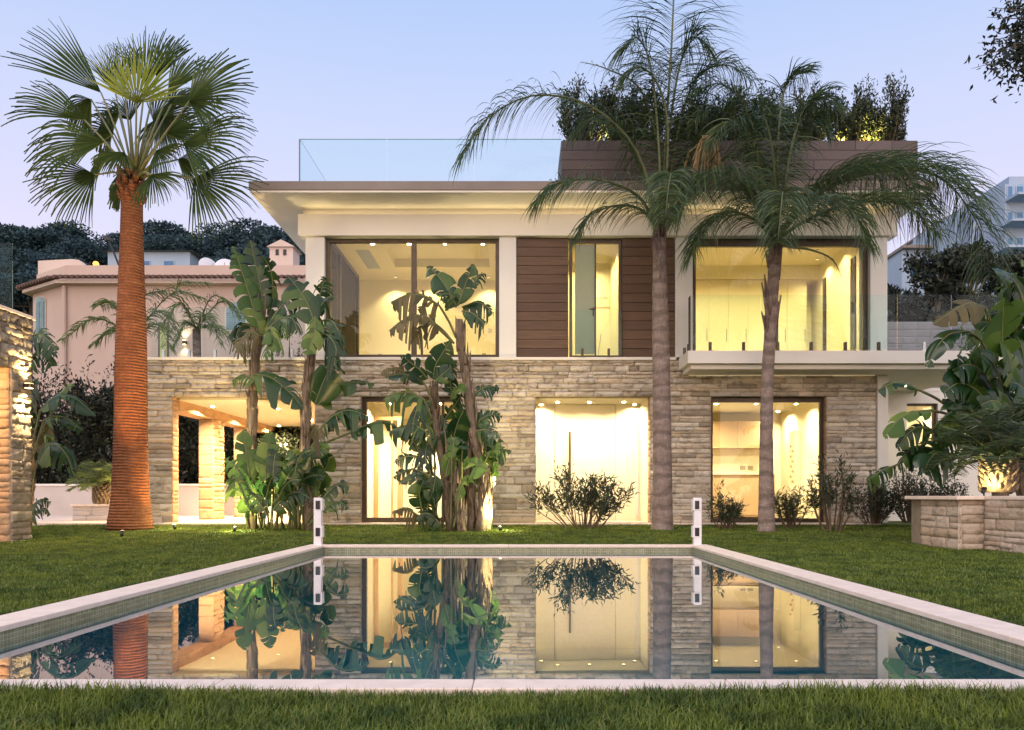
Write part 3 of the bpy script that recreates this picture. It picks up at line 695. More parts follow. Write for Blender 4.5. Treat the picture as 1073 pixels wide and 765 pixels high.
# --- paddle leaf (bird of paradise): midrib curve, two torn half blades
def paddle(parent, nm, lm, pts, width, petiole=None, nrm=None, tear=.35, hang=.25, fold=.35, seed=0, n=38):
    rg = np.random.default_rng(seed); tear = min(1, tear*1.0+.03)
    c = curve(pts, n); T = norm(np.gradient(c, axis=0)); nb = NB(); stems = MB(); width *= .95
    nr = np.array(nrm if nrm is not None else (rg.uniform(-.5, .5), -1, rg.uniform(.1, .8)), float)
    stems.tube([Vector(q) for q in (curve([*petiole, pts[0]], 8)[:-1] if petiole else [])] + [Vector(q) for q in c],
               [.022]*(7 if petiole else 0) + [.016*(1-.8*i/n)+.002 for i in range(n)], 6)
    prof = [math.sin(math.pi*min(.985, .05+.95*(i/(n-1))**.8))**.62 for i in range(n)]
    for side in (-1, 1):
        i = 0
        while i < n - 1:
            L = int(rg.integers(2, 7)) if rg.random() < tear*1.3 else int(rg.integers(6, 16)); cut = rg.uniform(.82, 1.04) if rg.random() > tear*.3 else rg.uniform(.45, .85)
            j = min(n-1, i+L); slen = np.linalg.norm(c[j]-c[i]); dz = hang*rg.uniform(.05, 1.9); sk = rg.uniform(-.14, .22); rows = []
            for u in np.linspace(0, 1, 6):
                row = []
                for k in range(i, j+1):
                    sd = norm(np.cross(T[k], nr))*side; w = width*.5*prof[k]*cut
                    fk = (k-i)/max(1, j-i)
                    pinch = 1 - .07*u*u*abs(fk-.5)*2
                    q = c[k] + sd*w*u*(1-fold*.25*u)*pinch + norm(np.cross(sd, T[k]))*0
                    q = q + nr/np.linalg.norm(nr)*fold*w*u*(1-.8*u) + T[k]*w*u*(.35+sk)
                    q = q - Zv*dz*w*u*u*1.4 - T[k]*(fk-.5)*(.10+.22*tear)*u*slen
                    row.append(q)
                rows.append(row)
            m = j-i+1; V = np.array(rows).reshape(-1, 3); Fc = []
            for a in range(5):
                for b_ in range(m-1): Fc.append((a*m+b_, a*m+b_+1, (a+1)*m+b_+1, (a+1)*m+b_))
            nb.add(V, Fc); i = j
    o = nb.build(nm, M[lm], parent, True); stems.build('stalk', M['petiole'], o, True); return o

# --- fan palm leaf
def fan(parent, nm, lm, base, hub, axis, nrm, L=1.0, spread=125, n=34, droop=.5, seed=0):
    rg = np.random.default_rng(seed); a = norm(np.array(axis, float)); nr = np.array(nrm, float); nr = norm(nr - a*nr.dot(a)); s = np.cross(a, nr); nb = NB(); stems = MB()
    mid = (np.array(base)+np.array(hub))/2 + Zv*.08
    stems.tube([Vector(base), Vector(mid), Vector(hub)], [.03, .02, .016], 6)
    hub = np.array(hub, float)
    for k in range(n):
        th = math.radians(-spread + 2*spread*(k + .5)/n); d0 = math.cos(th)*a + math.sin(th)*s
        perp = -math.sin(th)*a + math.cos(th)*s
        l = L*(.72+.28*math.cos(th*.6))*rg.uniform(.88, 1.08); hw = math.tan(math.radians(spread/n))*rg.uniform(.85, 1.08)
        q = [hub]; d = d0.copy(); ts = [0, .18, .36, .52, .68, .84, 1.0]; g = droop*rg.uniform(.5, 1.5)
        for j in range(1, 7):
            st = (ts[j]-ts[j-1])*l; q.append(q[-1] + d*st)
            if j >= 2: d = norm(d - Zv*g*(.10 + .16*(j-2)) - nr*0.02 + (rg.normal(0, .03, 3) if j > 3 else 0))
        q = np.array(q); r = np.array(ts)*l; wd = np.minimum(r*hw, .50*l*hw)*np.array([1, 1, 1, .9, .6, .32, .02]) + .0015
        pl = nr*(.012 if k % 2 else -.012)
        nb.strip(q + perp*wd[:, None] - pl, q + pl*.9); nb.strip(q + pl*.9, q - perp*wd[:, None] - pl)
    o = nb.build(nm, M[lm], parent); stems.build('stalk', M['petiole'], o, True); return o

# --- woody shrub of many stems with small leaves
def shrub(name, label, base, h, sx, sy, nstem, nleaf, L, Wd, lm, cat='shrub', group=None, lo=.25, up=.5, seed=1, stem_r=.012, lean=0, tw=None):
    global rng
    keep = rng; rng = np.random.default_rng(seed); rg = rng
    t = thing(name, label, cat, base, group); b = MB(); B = np.array(base, float); C = []; Dd = []
    for i in range(nstem):
        az = rg.uniform(0, 2*math.pi); rr = math.sqrt(rg.random()); e = B + np.array([math.cos(az)*rr*sx + lean*h, math.sin(az)*rr*sy, h*(1-.35*rr*rr)*rg.uniform(.6, 1.08)*(1 + .22*math.sin(az*2+seed))])
        st = B + np.array([math.cos(az)*rr*.38*sx, math.sin(az)*rr*.38*sy, -.03]); md = st*.45 + e*.55 + np.array([math.cos(az)*sx, math.sin(az)*sy, 0])*rg.uniform(-.1, .25)
        c = curve([st, md, e], 12); b.tube([Vector(q) for q in c[::2]] + [Vector(c[-1])], [stem_r*(1-.75*k/6) for k in range(7)], 5)
        m = nleaf//nstem; f = lo + (1-lo)*rg.random(m)**.75; idx = f*11; i0 = np.minimum(idx.astype(int), 10)
        p = c[i0] + (c[i0+1]-c[i0])*(idx-i0)[:, None]; tg = norm(c[i0+1]-c[i0])
        jit = rg.normal(0, 1, (m, 3))*np.array([sx, sy, h*.5])*.10
        sp = rand_unit(m); C.append(p + jit*(f[:, None])); Dd.append(norm(tg*up + sp*.8 + Zv*.15))
    C = np.concatenate(C); Dd = np.concatenate(Dd); n = len(C)
    V, F4 = leaf_quads(C, Dd, L*rg.uniform(.65, 1.25, n), Wd*rg.uniform(.7, 1.2, n))
    np_mesh('foliage', V, F4, M[lm], t); b.build('stem', M[tw or 'twig'], t); rng = keep
    return t

# ------------------------------------------------------------------ fan palm on the left
D1 = 14.7
def pt(px, py, D, dd=0):
    v = P(px, py, D + dd); return np.array(v)
fp = thing('fan_palm', 'tall fan palm with a rust coloured trunk lit from below, left of the villa', 'palm tree', P(135, 554, D1))
prof = [(557,23.0), (548,22), (535,20), (515,18.2), (480,16.8), (440,16.1), (400,15.8), (360,15), (320,13.6), (280,12.2), (250,11.2), (222,10.6), (205,10.6), (192,10)]
cx = lambda y: 136.5 + (554-y)*.005
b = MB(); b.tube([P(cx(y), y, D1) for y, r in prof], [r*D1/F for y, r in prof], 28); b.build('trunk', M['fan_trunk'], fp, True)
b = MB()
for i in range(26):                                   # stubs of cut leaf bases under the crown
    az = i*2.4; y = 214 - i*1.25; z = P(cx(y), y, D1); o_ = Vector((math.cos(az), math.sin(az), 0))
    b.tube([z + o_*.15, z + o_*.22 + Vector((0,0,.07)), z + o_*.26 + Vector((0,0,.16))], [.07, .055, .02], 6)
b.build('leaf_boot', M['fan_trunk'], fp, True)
C0 = (141, 186)
FL = [ # hub px, hub depth, aim px, aim depth, blade length m, half spread, droop, normal
 ((150,78), .4, (152,20), .6, 1.15, 42, .10, (0,-1,.2)), ((96,90), -.1, (34,40), -.3, 1.55, 27, .16, (.35,-1,.2)), ((114,92), .3, (92,40), .4, 1.05, 20, .12, (.2,-1,.2)), ((124,84), .5, (122,38), .6, .9, 24, .12, (.1,-1,.2)),
 ((76,122), -.2, (12,92), -.3, 1.30, 30, .30, (.3,-1,.4)), ((100,148), -.5, (24,148), -.8, 1.40, 44, .75, (.2,-1,.5)), ((88,186), -.4, (32,206), -.7, 1.15, 62, .45, (.1,-1,.3)), ((84,98), .3, (62,122), .5, .75, 55, .9, (.2,-1,.3)),
 ((204,100), -.2, (262,74), -.4, 1.25, 74, .32, (-.3,-1,.3)), ((197,150), -.5, (268,150), -.8, 1.35, 56, .62, (-.2,-1,.4)), ((210,190), -.4, (262,216), -.7, 1.35, 58, .42, (-.1,-1,.3)), ((178,92), .4, (204,52), .6, 1.0, 30, .2, (-.2,-1,.2)),
 ((182,104), .6, (206,92), .9, .95, 60, .8, (-.2,-1,.4)), ((158,186), -.9, (176,216), -1.3, .72, 62, .7, (0,-1,.4)), ((118,116), .7, (100,128), .9, .85, 70, .9, (.1,-1,.4)), ((168,118), .8, (176,140), 1.0, .85, 75, .8, (0,-1,.4)),
 ((126,192), .3, (108,206), .5, .6, 60, .8, (.1,-1,.4)), ((164,74), .7, (178,34), .9, .95, 28, .12, (-.1,-1,.2)), ((108,160), .8, (88,172), 1.1, .8, 60, .9, (.1,-1,.4)), ((190,168), .8, (210,182), 1.1, .8, 60, .9, (-.1,-1,.4)),
 ((112,138), .5, (70,136), .7, 1.0, 50, .5, (.2,-1,.3)), ((176,138), .5, (222,128), .7, 1.0, 52, .5, (-.2,-1,.3)), ((132,122), .9, (112,88), 1.2, .9, 46, .3, (.1,-1,.2)), ((160,124), .9, (184,92), 1.2, .9, 46, .3, (-.1,-1,.2)), ((124,160), -.6, (104,176), -.9, .6, 60, .8, (.1,-1,.3)), ((164,158), -.6, (182,172), -.9, .6, 60, .8, (-.1,-1,.3))]
for i, (hb, hd, am, ad, L, sp_, dr, nr) in enumerate(FL):
    hb = (hb[0]+4, hb[1]-3); am = (am[0]+6, am[1]-4); h_ = pt(*hb, D1, hd); a_ = pt(*am, D1, ad) - h_; hb = (C0[0]+(hb[0]-C0[0])*.86, C0[1]+(hb[1]-C0[1])*.9); h_ = pt(*hb, D1, hd)
    fan(fp, 'fan_leaf', 'fan', pt(C0[0] + (hb[0]-C0[0])*.06, C0[1], D1, hd*.1), h_, a_, nr, L*1.06, sp_*1.04, max(18, int(sp_*.5)+6), dr, i)
h_ = pt(143, 108, D1, -.75); fan(fp, 'uplit_leaf', 'fan_pale', pt(142, 182, D1, -.1), h_, pt(143, 55, D1, -1.0) - h_, (0,-1,-.25), 1.1, 75, 26, .05, 50)

# ------------------------------------------------------------------ the two feather palms
def feather_palm(label, trunk, D, boots, fr, extra=None, seed=0, L=.62):
    t = thing('feather_palm', label, 'palm tree', P(trunk[0][0], trunk[0][1], D), 'feather palms before the villa')
    pts = curve([pt(x, y, D) for x, y, r in trunk], 60); rr = np.interp(np.linspace(0, 1, 60), np.linspace(0, 1, len(trunk)), [q[2]*D/F for q in trunk])
    rr = rr*(1 + .035*np.sin(np.arange(60)*1.9)**8)
    MB().tube([Vector(q) for q in pts], list(rr), 20).build('trunk', M['queen_trunk'], t, True)
    b = MB(); rg = random.Random(seed)
    for i in range(30):                               # old frond bases clasping the top of the trunk
        f = rg.random(); a, c = boots; y = a[1] + (c[1]-a[1])*f; x = a[0] + (c[0]-a[0])*f; az = i*2.4 + rg.uniform(-.3, .3)
        z = P(x, y, D); o_ = Vector((math.cos(az), math.sin(az), 0)); l = rg.uniform(.3, .8)
        b.tube([z + o_*.07, z + o_*.105 + Vector((0,0,l*.4)), z + o_*(.12+rg.uniform(0,.07)) + Vector((0,0,l))], [.05, .035, .010], 6)
    b.build('frond_base', M['queen_fibre'], t, True)
    for i, (pp, n, ll, dr) in enumerate(fr): frond(t, 'queen', [pt(x, y, D, d) for x, y, d in pp], int(n*1.75), ll*1.08, seed=seed*50+i, droop=dr)
    return t
Q2 = [
 ([(692,243,0),(668,160,-.3),(620,112,-.6),(560,100,-.8),(510,125,-.9),(482,168,-1)], 85, .78, .28),
 ([(694,243,0),(697,150,0),(703,60,-.1),(707,-30,-.1),(708,-75,0)], 95, 1.15, .26),
 ([(692,240,0),(690,160,.2),(672,95,.2),(635,72,.2),(604,64,.1)], 10, .4, .45),
 ([(691,244,0),(668,205,-.5),(625,188,-.9),(585,192,-1.2),(564,212,-1.3)], 75, .7, .34),
 ([(693,243,0),(700,200,-.7),(703,182,-1.3),(700,200,-1.9),(697,232,-2.2)], 60, .55, .36),
 ([(695,243,0),(715,180,0),(745,130,.1),(785,108,.1),(825,125,0)], 70, .7, .34),
 ([(696,244,0),(720,205,-.4),(755,190,-.8),(790,205,-1),(808,240,-1.1)], 65, .62, .36),
 ([(695,243,0),(708,150,.2),(728,85,.3),(760,68,.3),(790,85,.2)], 70, .62, .34),
 ([(692,243,0),(672,180,.2),(648,140,.2),(620,125,.2),(598,140,.2)], 65, .65, .34),
 ([(691,245,0),(675,222,-.3),(650,215,-.6),(620,225,-.8),(605,250,-.9)], 55, .55, .36),
 ([(694,243,0),(700,140,-.2),(690,90,-.3),(670,70,-.5),(650,85,-.6)], 55, .55, .36), ([(693,243,0),(700,150,.2),(712,70,.2),(728,40,.2),(742,50,.1)], 70, .8, .3), ([(693,243,0),(690,150,-.2),(682,70,-.2),(668,40,-.2),(655,50,-.3)], 60, .8, .3), ([(695,243,0),(726,190,-.3),(768,165,-.4),(800,180,-.4),(815,210,-.4)], 70, .7, .36)]
p2 = feather_palm('taller feather palm with a straight ringed trunk beside the lit entrance', [(694,556,11.8),(694,540,10.8),(694,480,9.6),(693,400,9.2),(692,330,8.4),(691,250,6.4)], 14.7,
             ((691,338),(691,248)), Q2, seed=3)
Q3 = [
 ([(813,250,0),(840,215,-.3),(885,190,-.6),(940,178,-.8),(990,188,-.9),(1020,228,-.9)], 120, 1.0, .36),
 ([(813,252,0),(850,228,-.6),(900,212,-1.0),(950,216,-1.2),(982,246,-1.3)], 100, .85, .38),
 ([(811,250,0),(790,210,-.4),(755,185,-.8),(718,188,-1),(690,215,-1.1)], 75, .7, .36),
 ([(812,250,0),(814,180,0),(818,115,0),(828,82,0),(848,76,0)], 75, .6, .34),
 ([(811,250,0),(800,170,.1),(780,110,.1),(755,88,.1),(728,95,.1)], 75, .65, .34),
 ([(813,250,0),(822,190,.1),(835,145,.1),(852,128,.1),(870,140,0)], 60, .55, .38),
 ([(812,252,0),(818,215,-.8),(820,202,-1.4),(818,222,-2),(815,256,-2.3)], 65, .6, .38),
 ([(811,252,0),(790,230,-.5),(760,222,-.9),(738,240,-1.1),(724,268,-1.2)], 70, .65, .36),
 ([(813,252,0),(835,220,-.9),(865,206,-1.5),(893,222,-2),(908,256,-2.2)], 70, .68, .38),
 ([(812,250,0),(800,190,-.3),(784,140,-.5),(764,128,-.7),(744,150,-.8)], 65, .6, .38),
 ([(813,252,0),(860,200,-.4),(930,172,-.3),(990,190,-.1),(1026,238,0),(1038,290,0)], 110, 1.0, .38), ([(813,252,0),(845,205,-.2),(895,176,-.1),(945,190,0),(975,222,.1)], 100, .85, .38), ([(813,252,0),(826,170,-.3),(840,120,-.4),(858,104,-.4),(878,118,-.4)], 70, .65, .34), ([(811,252,0),(790,175,0),(768,125,.1),(748,112,.1),(726,130,.1)], 70, .65, .36), ([(812,252,0),(812,190,-.7),(808,150,-1),(800,120,-1.1),(790,110,-1.1)], 70, .6, .34), ([(811,252,0),(785,200,-.8),(755,180,-1.2),(728,195,-1.4),(710,228,-1.5)], 75, .7, .36),
 ([(813,250,0),(826,258,-.4),(850,262,-.6),(872,272,-.7),(884,294,-.7)], 4, .2, .2)]
p3 = feather_palm('slimmer feather palm with a leaning trunk in front of the kitchen window', [(803,558,9.6),(803,540,8.4),(803,460,6.6),(804,400,6.2),(807,350,6.0),(810,300,6.0),(812,255,5.2)], 14.3,
             ((808,352),(812,254)), Q3, seed=5)
b = MB(); rg = random.Random(4)                       # hanging dry flower stalks
for i in range(46):
    a = P(742+rg.uniform(-6,6), 142, 14.4); s_ = rg.uniform(-18, 18)
    b.tube([a, P(742+s_*.6, 146+rg.uniform(0,8), 14.3+rg.uniform(-.2,.2)), P(740+s_, 172+rg.uniform(-6,20), 14.2+rg.uniform(-.3,.3))], [.012,.010,.006], 4)
b.tube([P(700,232,14.6), P(722,160,14.5), P(742,142,14.4)], [.025,.02,.015], 6)
b.build('flower_stalk', M['queen_dry'], p2)

# ------------------------------------------------------------------ birds of paradise
def strel(label, D, base, trunks, leaves, thin=(), seed=0, fill=None):
    t = thing('bird_of_paradise_plant', label, 'plant', P(*base, D)); kinds = {'d': ('leaf','strelitzia'), 'p': ('pale_leaf','strelitzia_pale'), 'y': ('dry_leaf','strelitzia_dry')}; st = MB()
    rg = random.Random(seed)
    for pts, r0, r1, dd in trunks:
        c = curve([pt(x, y, D, dd) for x, y in pts], 26); tr = MB()
        rr = [(r0 + (r1-r0)*i/25)*(1 + .10*math.sin(i*2.1+seed) + rg.uniform(-.06,.06)) for i in range(26)]
        tr.tube([Vector(q) for q in c], rr, 10)
        for i in range(1, 24):                        # clasping dry sheaths
            for _ in range(4):
                az = rg.uniform(0, 6.28); o_ = Vector((math.cos(az), math.sin(az), 0)); q = Vector(c[i]); l = rg.uniform(.12, .5)
                tr.tube([q + o_*rr[i]*.7, q + o_*rr[i]*1.0 + Vector((0,0,l*.5)), q + o_*rr[i]*(.9+rg.uniform(0,.6)) + Vector((0,0,l))], [.035, .022, .004], 4)
        tr.build('trunk', M['sheath'], t, True)
    if fill:                                          # the crowded young growth at the foot
        x0, x1, y0, y1, m, w0 = fill; leaves = list(leaves)
        for q in range(m):
            x = rg.uniform(x0, x1); y = rg.uniform(y0, y1); dx = rg.uniform(-20, 20); l = rg.uniform(22, 40)
            leaves.append(('d' if rg.random() < .72 else 'p', w0*rg.uniform(.6, 1.1), [(x, y), (x+dx*.35, y-l*.5), (x+dx*.8, y-l*.8), (x+dx*1.5, y-l*rg.uniform(.5, .95))], rg.uniform(-.6, .5), [(x-dx*.3, 553), (x-dx*.1, (y+553)/2)], {'tear': rg.uniform(.3, .95), 'hang': rg.uniform(.2, .8)}))
    for i, lf in enumerate(leaves):
        k, w, pts, dd = lf[:4]; pet = lf[4] if len(lf) > 4 else None; o = lf[5] if len(lf) > 5 else {}
        n = len(pts); d1 = dd + rg.uniform(-.35, .15)
        P3 = [pt(x, y, D, dd + (d1-dd)*j/(n-1)) for j, (x, y) in enumerate(pts)]
        pp = [pt(x, y, D, dd*.6) for x, y in pet] if pet else None
        paddle(t, *kinds[k], P3, w, pp, o.get('n'), o.get('tear', .35), o.get('hang', .25), o.get('fold', .35), seed*100+i)
    for a, c in thin: st.tube([pt(*a, D, rg.uniform(-.3,.3)), pt((a[0]+c[0])/2+rg.uniform(-3,3), (a[1]+c[1])/2, D, rg.uniform(-.2,.2)), pt(*c, D, 0)], [.028,.022,.015], 6)
    if st.v: st.build('young_stalk', M['petiole'], t, True)
    return t
TT = {'tear': .85, 'hang': .6}; HG = {'tear': .7, 'hang': 1.1}; FL_ = {'tear': .15, 'hang': .1}
strel('leafy bird of paradise clump with two tall trunks in front of the left loggia', 14.6, (290, 555),
 [([(264,555),(262,500),(264,440),(266,390),(272,345),(274,318)], .105, .08, .1), ([(325,555),(321,500),(320,460),(322,410),(327,370),(330,338)], .105, .08, -.1)],
 [('p', .62, [(274,352),(263,315),(252,280),(244,258)], -.2, None, {'n': (.8,-.8,.1), 'tear': .9, 'hang': .3}), ('d', .6, [(276,325),(272,295),(266,270),(262,252)], .1, None, {'tear': .5}),
  ('d', .55, [(280,340),(286,308),(284,285),(276,268)], .3, None, TT), ('d', .5, [(278,345),(294,322),(306,312),(316,318)], -.2, None, HG), ('d', .5, [(276,350),(292,335),(306,334),(312,348)], -.4, None, HG),
  ('y', .45, [(272,352),(262,348),(254,356),(248,370)], -.3, None, HG), ('d', .5, [(272,348),(258,340),(250,345),(246,360)], .2, None, HG), ('p', .5, [(276,350),(284,345),(284,358),(277,374)], -.5, None, HG),
  ('p', .42, [(276,346),(290,335),(300,340),(305,352)], -.3, None, TT),
  ('d', .78, [(330,340),(322,318),(312,302),(302,290)], -.2, None, {'n': (.3,-1,.3), 'tear': .2, 'hang': .2}), ('d', .5, [(332,330),(338,318),(344,312),(350,311)], -.1, None, {'n': (0,-.6,1), 'tear': .2}),
  ('p', .5, [(330,332),(330,345),(326,358),(322,372)], -.4, None, {'n': (0,-1,.1), 'tear': .4}), ('d', .5, [(333,338),(345,335),(354,346),(358,364)], 0, None, HG), ('y', .45, [(333,342),(344,345),(352,358),(354,374)], -.2, None, HG),
  ('d', .55, [(334,350),(344,352),(352,365),(350,384)], -.3, None, HG), ('d', .6, [(330,336),(334,315),(338,300),(340,290)], .4, None, TT),
  ('d', .85, [(330,424),(340,398),(350,382),(356,376)], -.2, None, {'n': (-.2,-1,.2), 'tear': .15}), ('d', .62, [(334,420),(352,404),(368,400),(392,402)], -.1, None, {'n': (0,-.5,1), 'hang': .5, 'tear': .5}),
  ('d', .72, [(338,446),(352,434),(366,430),(386,436)], -.3, [(326,470)], {'n': (0,-.75,.8), 'tear': .95, 'hang': .7}), ('d', .5, [(366,454),(388,444),(404,442),(424,452)], -.3, [(324,480),(342,464)], {'n': (0,-.6,1), 'tear': .5, 'hang': .7}),
  ('d', .68, [(266,392),(284,396),(302,410),(318,428)], -.3, None, {'n': (.2,-.9,.5), 'tear': .35, 'hang': .4}), ('p', .36, [(268,398),(258,394),(250,396),(244,402)], -.2, None, TT),
  ('p', .5, [(262,510),(260,488),(257,468),(256,450)], -.3, None, FL_), ('p', .55, [(278,505),(279,485),(281,468),(283,452)], -.4, None, FL_), ('p', .55, [(264,520),(252,498),(244,486),(236,482)], -.5, None, TT),
  ('p', .55, [(262,535),(252,512),(246,500),(240,508)], -.6, None, TT), ('d', .62, [(292,520),(304,496),(318,482),(330,472)], -.4, None, {'n': (-.3,-1,.3), 'tear': .9, 'hang': .2}),
  ('p', .42, [(318,482),(328,474),(338,470),(344,474)], -.4, None, FL_), ('d', .6, [(300,530),(312,508),(328,498),(340,500)], -.3, None, {'tear': .6}), ('d', .42, [(334,528),(344,516),(354,508),(366,510)], -.3, [(320,550)], TT),
  ('d', .36, [(338,536),(348,528),(356,526),(366,532)], -.3, [(322,552)], TT), ('d', .7, [(290,530),(288,510),(292,495),(298,482)], .1, None, {'tear': .4}), ('d', .65, [(310,532),(314,515),(322,505),(332,500)], .1, None, {'tear': .4}),
  ('d', .6, [(270,530),(276,512),(284,500),(292,494)], .2, None, {'tear': .4}), ('d', .55, [(285,535),(300,520),(312,516),(324,522)], -.5, None, TT), ('d', .5, [(280,540),(270,524),(262,518),(254,524)], -.5, None, TT),
  ('d', .6, [(326,520),(336,500),(344,485),(342,474)], .2, None, {'tear': .3}), ('y', .4, [(325,458),(330,448),(334,450),(336,460)], -.4, None, HG)],
 [((x, 555), (x + random.uniform(-12, 12), 515)) for x in range(262, 334, 4)], seed=1, fill=(258, 345, 490, 535, 17, .40))
strel('bird of paradise clump with thick pale trunks in front of the glazed hall', 14.5, (485, 557),
 [([(503,556),(507,520),(506,492),(497,462),(492,425),(488,392),(483,365),(481,335)], .095, .075, -.2), ([(472,556),(468,515),(461,470),(455,435),(455,405)], .085, .06, 0),
  ([(484,557),(480,525),(474,496),(470,470)], .085, .06, -.3), ([(494,557),(494,525),(490,500),(494,470)], .07, .05, -.1), ([(510,555),(511,530),(508,505),(502,480)], .08, .05, -.1), ([(478,556),(486,520),(490,495),(488,460)], .08, .05, .2)],
 [('d', .62, [(478,322),(470,305),(461,292),(449,279)], -.2, None, {'n': (.2,-1,.2), 'tear': .5}), ('d', .55, [(480,320),(486,303),(491,290),(496,277)], -.3, None, {'n': (-.3,-1,.2), 'tear': .35}),
  ('d', .42, [(478,320),(472,310),(466,308),(460,310)], -.4, None, TT), ('y', .48, [(460,320),(446,311),(428,309),(410,316)], -.4, [(478,354),(470,336)], HG), ('y', .55, [(457,340),(444,331),(426,334),(408,346)], -.5, [(474,358),(466,348)], HG),
  ('y', .5, [(460,345),(450,338),(440,345),(432,358)], -.2, [(476,360)], HG), ('d', .38, [(484,322),(498,317),(508,320),(517,328)], -.2, None, HG), ('d', .34, [(484,326),(494,328),(502,334),(508,340)], -.3, None, HG), ('d', .3, [(495,300),(500,292),(504,288),(509,287)], 0, [(486,312)], TT),
  ('d', .62, [(454,398),(456,384),(463,371),(472,357)], -.3, None, {'n': (.3,-1,.1), 'tear': .25}), ('d', .55, [(448,397),(440,388),(430,380),(420,372)], -.3, None, {'tear': .3}), ('d', .5, [(456,400),(462,394),(468,389),(473,384)], -.4, None, FL_),
  ('d', .5, [(446,404),(434,395),(420,392),(404,395)], -.3, [(454,425)], {'n': (0,-.5,1)}), ('y', .36, [(430,396),(420,388),(410,386),(400,392)], -.1, None, TT),
  ('p', .45, [(444,418),(430,412),(416,412),(402,418)], -.3, [(453,440)], HG), ('d', .6, [(452,420),(440,424),(434,438),(432,454)], -.2, None, HG), ('d', .52, [(446,452),(434,446),(422,447),(408,452)], -.4, [(454,472)], HG),
  ('d', .34, [(446,484),(436,479),(424,479),(413,484)], -.2, [(456,500)], TT), ('d', .36, [(446,496),(434,492),(424,494),(412,500)], -.3, [(458,512)], TT), ('d', .3, [(444,506),(436,502),(428,503),(418,507)], -.3, [(458,520)], FL_),
  ('d', .5, [(497,446),(506,438),(515,435),(526,436)], -.2, None, {'n': (0,-.8,.6), 'tear': .6}), ('d', .5, [(499,452),(508,450),(516,453),(524,458)], -.3, None, TT), ('d', .36, [(496,414),(504,408),(513,405),(523,406)], -.2, None, TT),
  ('p', .55, [(512,492),(502,488),(494,484),(486,484)], -.7, None, {'n': (0,-.9,.5), 'tear': .6}), ('p', .5, [(508,484),(512,476),(518,472),(524,472)], -.6, None, TT), ('d', .5, [(510,480),(516,470),(521,466),(527,470)], -.4, None, TT),
  ('d', .6, [(474,472),(476,456),(480,442),(486,430)], -.1, None, {'n': (.2,-1,.1), 'tear': .2}), ('d', .8, [(482,470),(486,450),(490,436),(492,425)], .2, None, {'tear': .2}), ('d', .7, [(486,490),(494,470),(500,455),(503,440)], .3, None, {'tear': .4}),
  ('d', .6, [(490,500),(484,480),(478,466),(470,455)], .3, None, {'tear': .3}), ('d', .65, [(500,500),(508,482),(514,470),(518,460)], .2, None, {'tear': .4}), ('d', .55, [(442,534),(440,522),(440,514),(444,503)], -.3, None, FL_),
  ('d', .5, [(455,530),(454,518),(455,508),(457,498)], -.4, None, FL_), ('d', .5, [(450,548),(448,535),(450,524),(454,514)], -.2, None, TT), ('y', .28, [(438,540),(428,534),(420,533),(411,537)], -.3, [(452,552)], HG),
  ('d', .45, [(462,550),(452,540),(444,538),(436,544)], -.4, None, TT), ('p', .4, [(467,500),(470,485),(474,476),(478,470)], -.4, None, FL_), ('d', .45, [(474,415),(472,400),(474,388),(478,378)], .2, None, TT),
  ('p', .34, [(472,418),(478,410),(482,408),(486,412)], -.3, None, FL_), ('d', .5, [(466,440),(474,428),(480,420),(484,412)], .1, None, TT), ('d', .45, [(458,455),(450,462),(446,474),(446,486)], -.1, None, HG)],
 [((456, 555), (448, 530)), ((462, 556), (456, 520)), ((450, 554), (440, 536)), ((488, 557), (478, 500)), ((500, 557), (494, 500))], seed=2, fill=(440, 515, 455, 538, 20, .38))
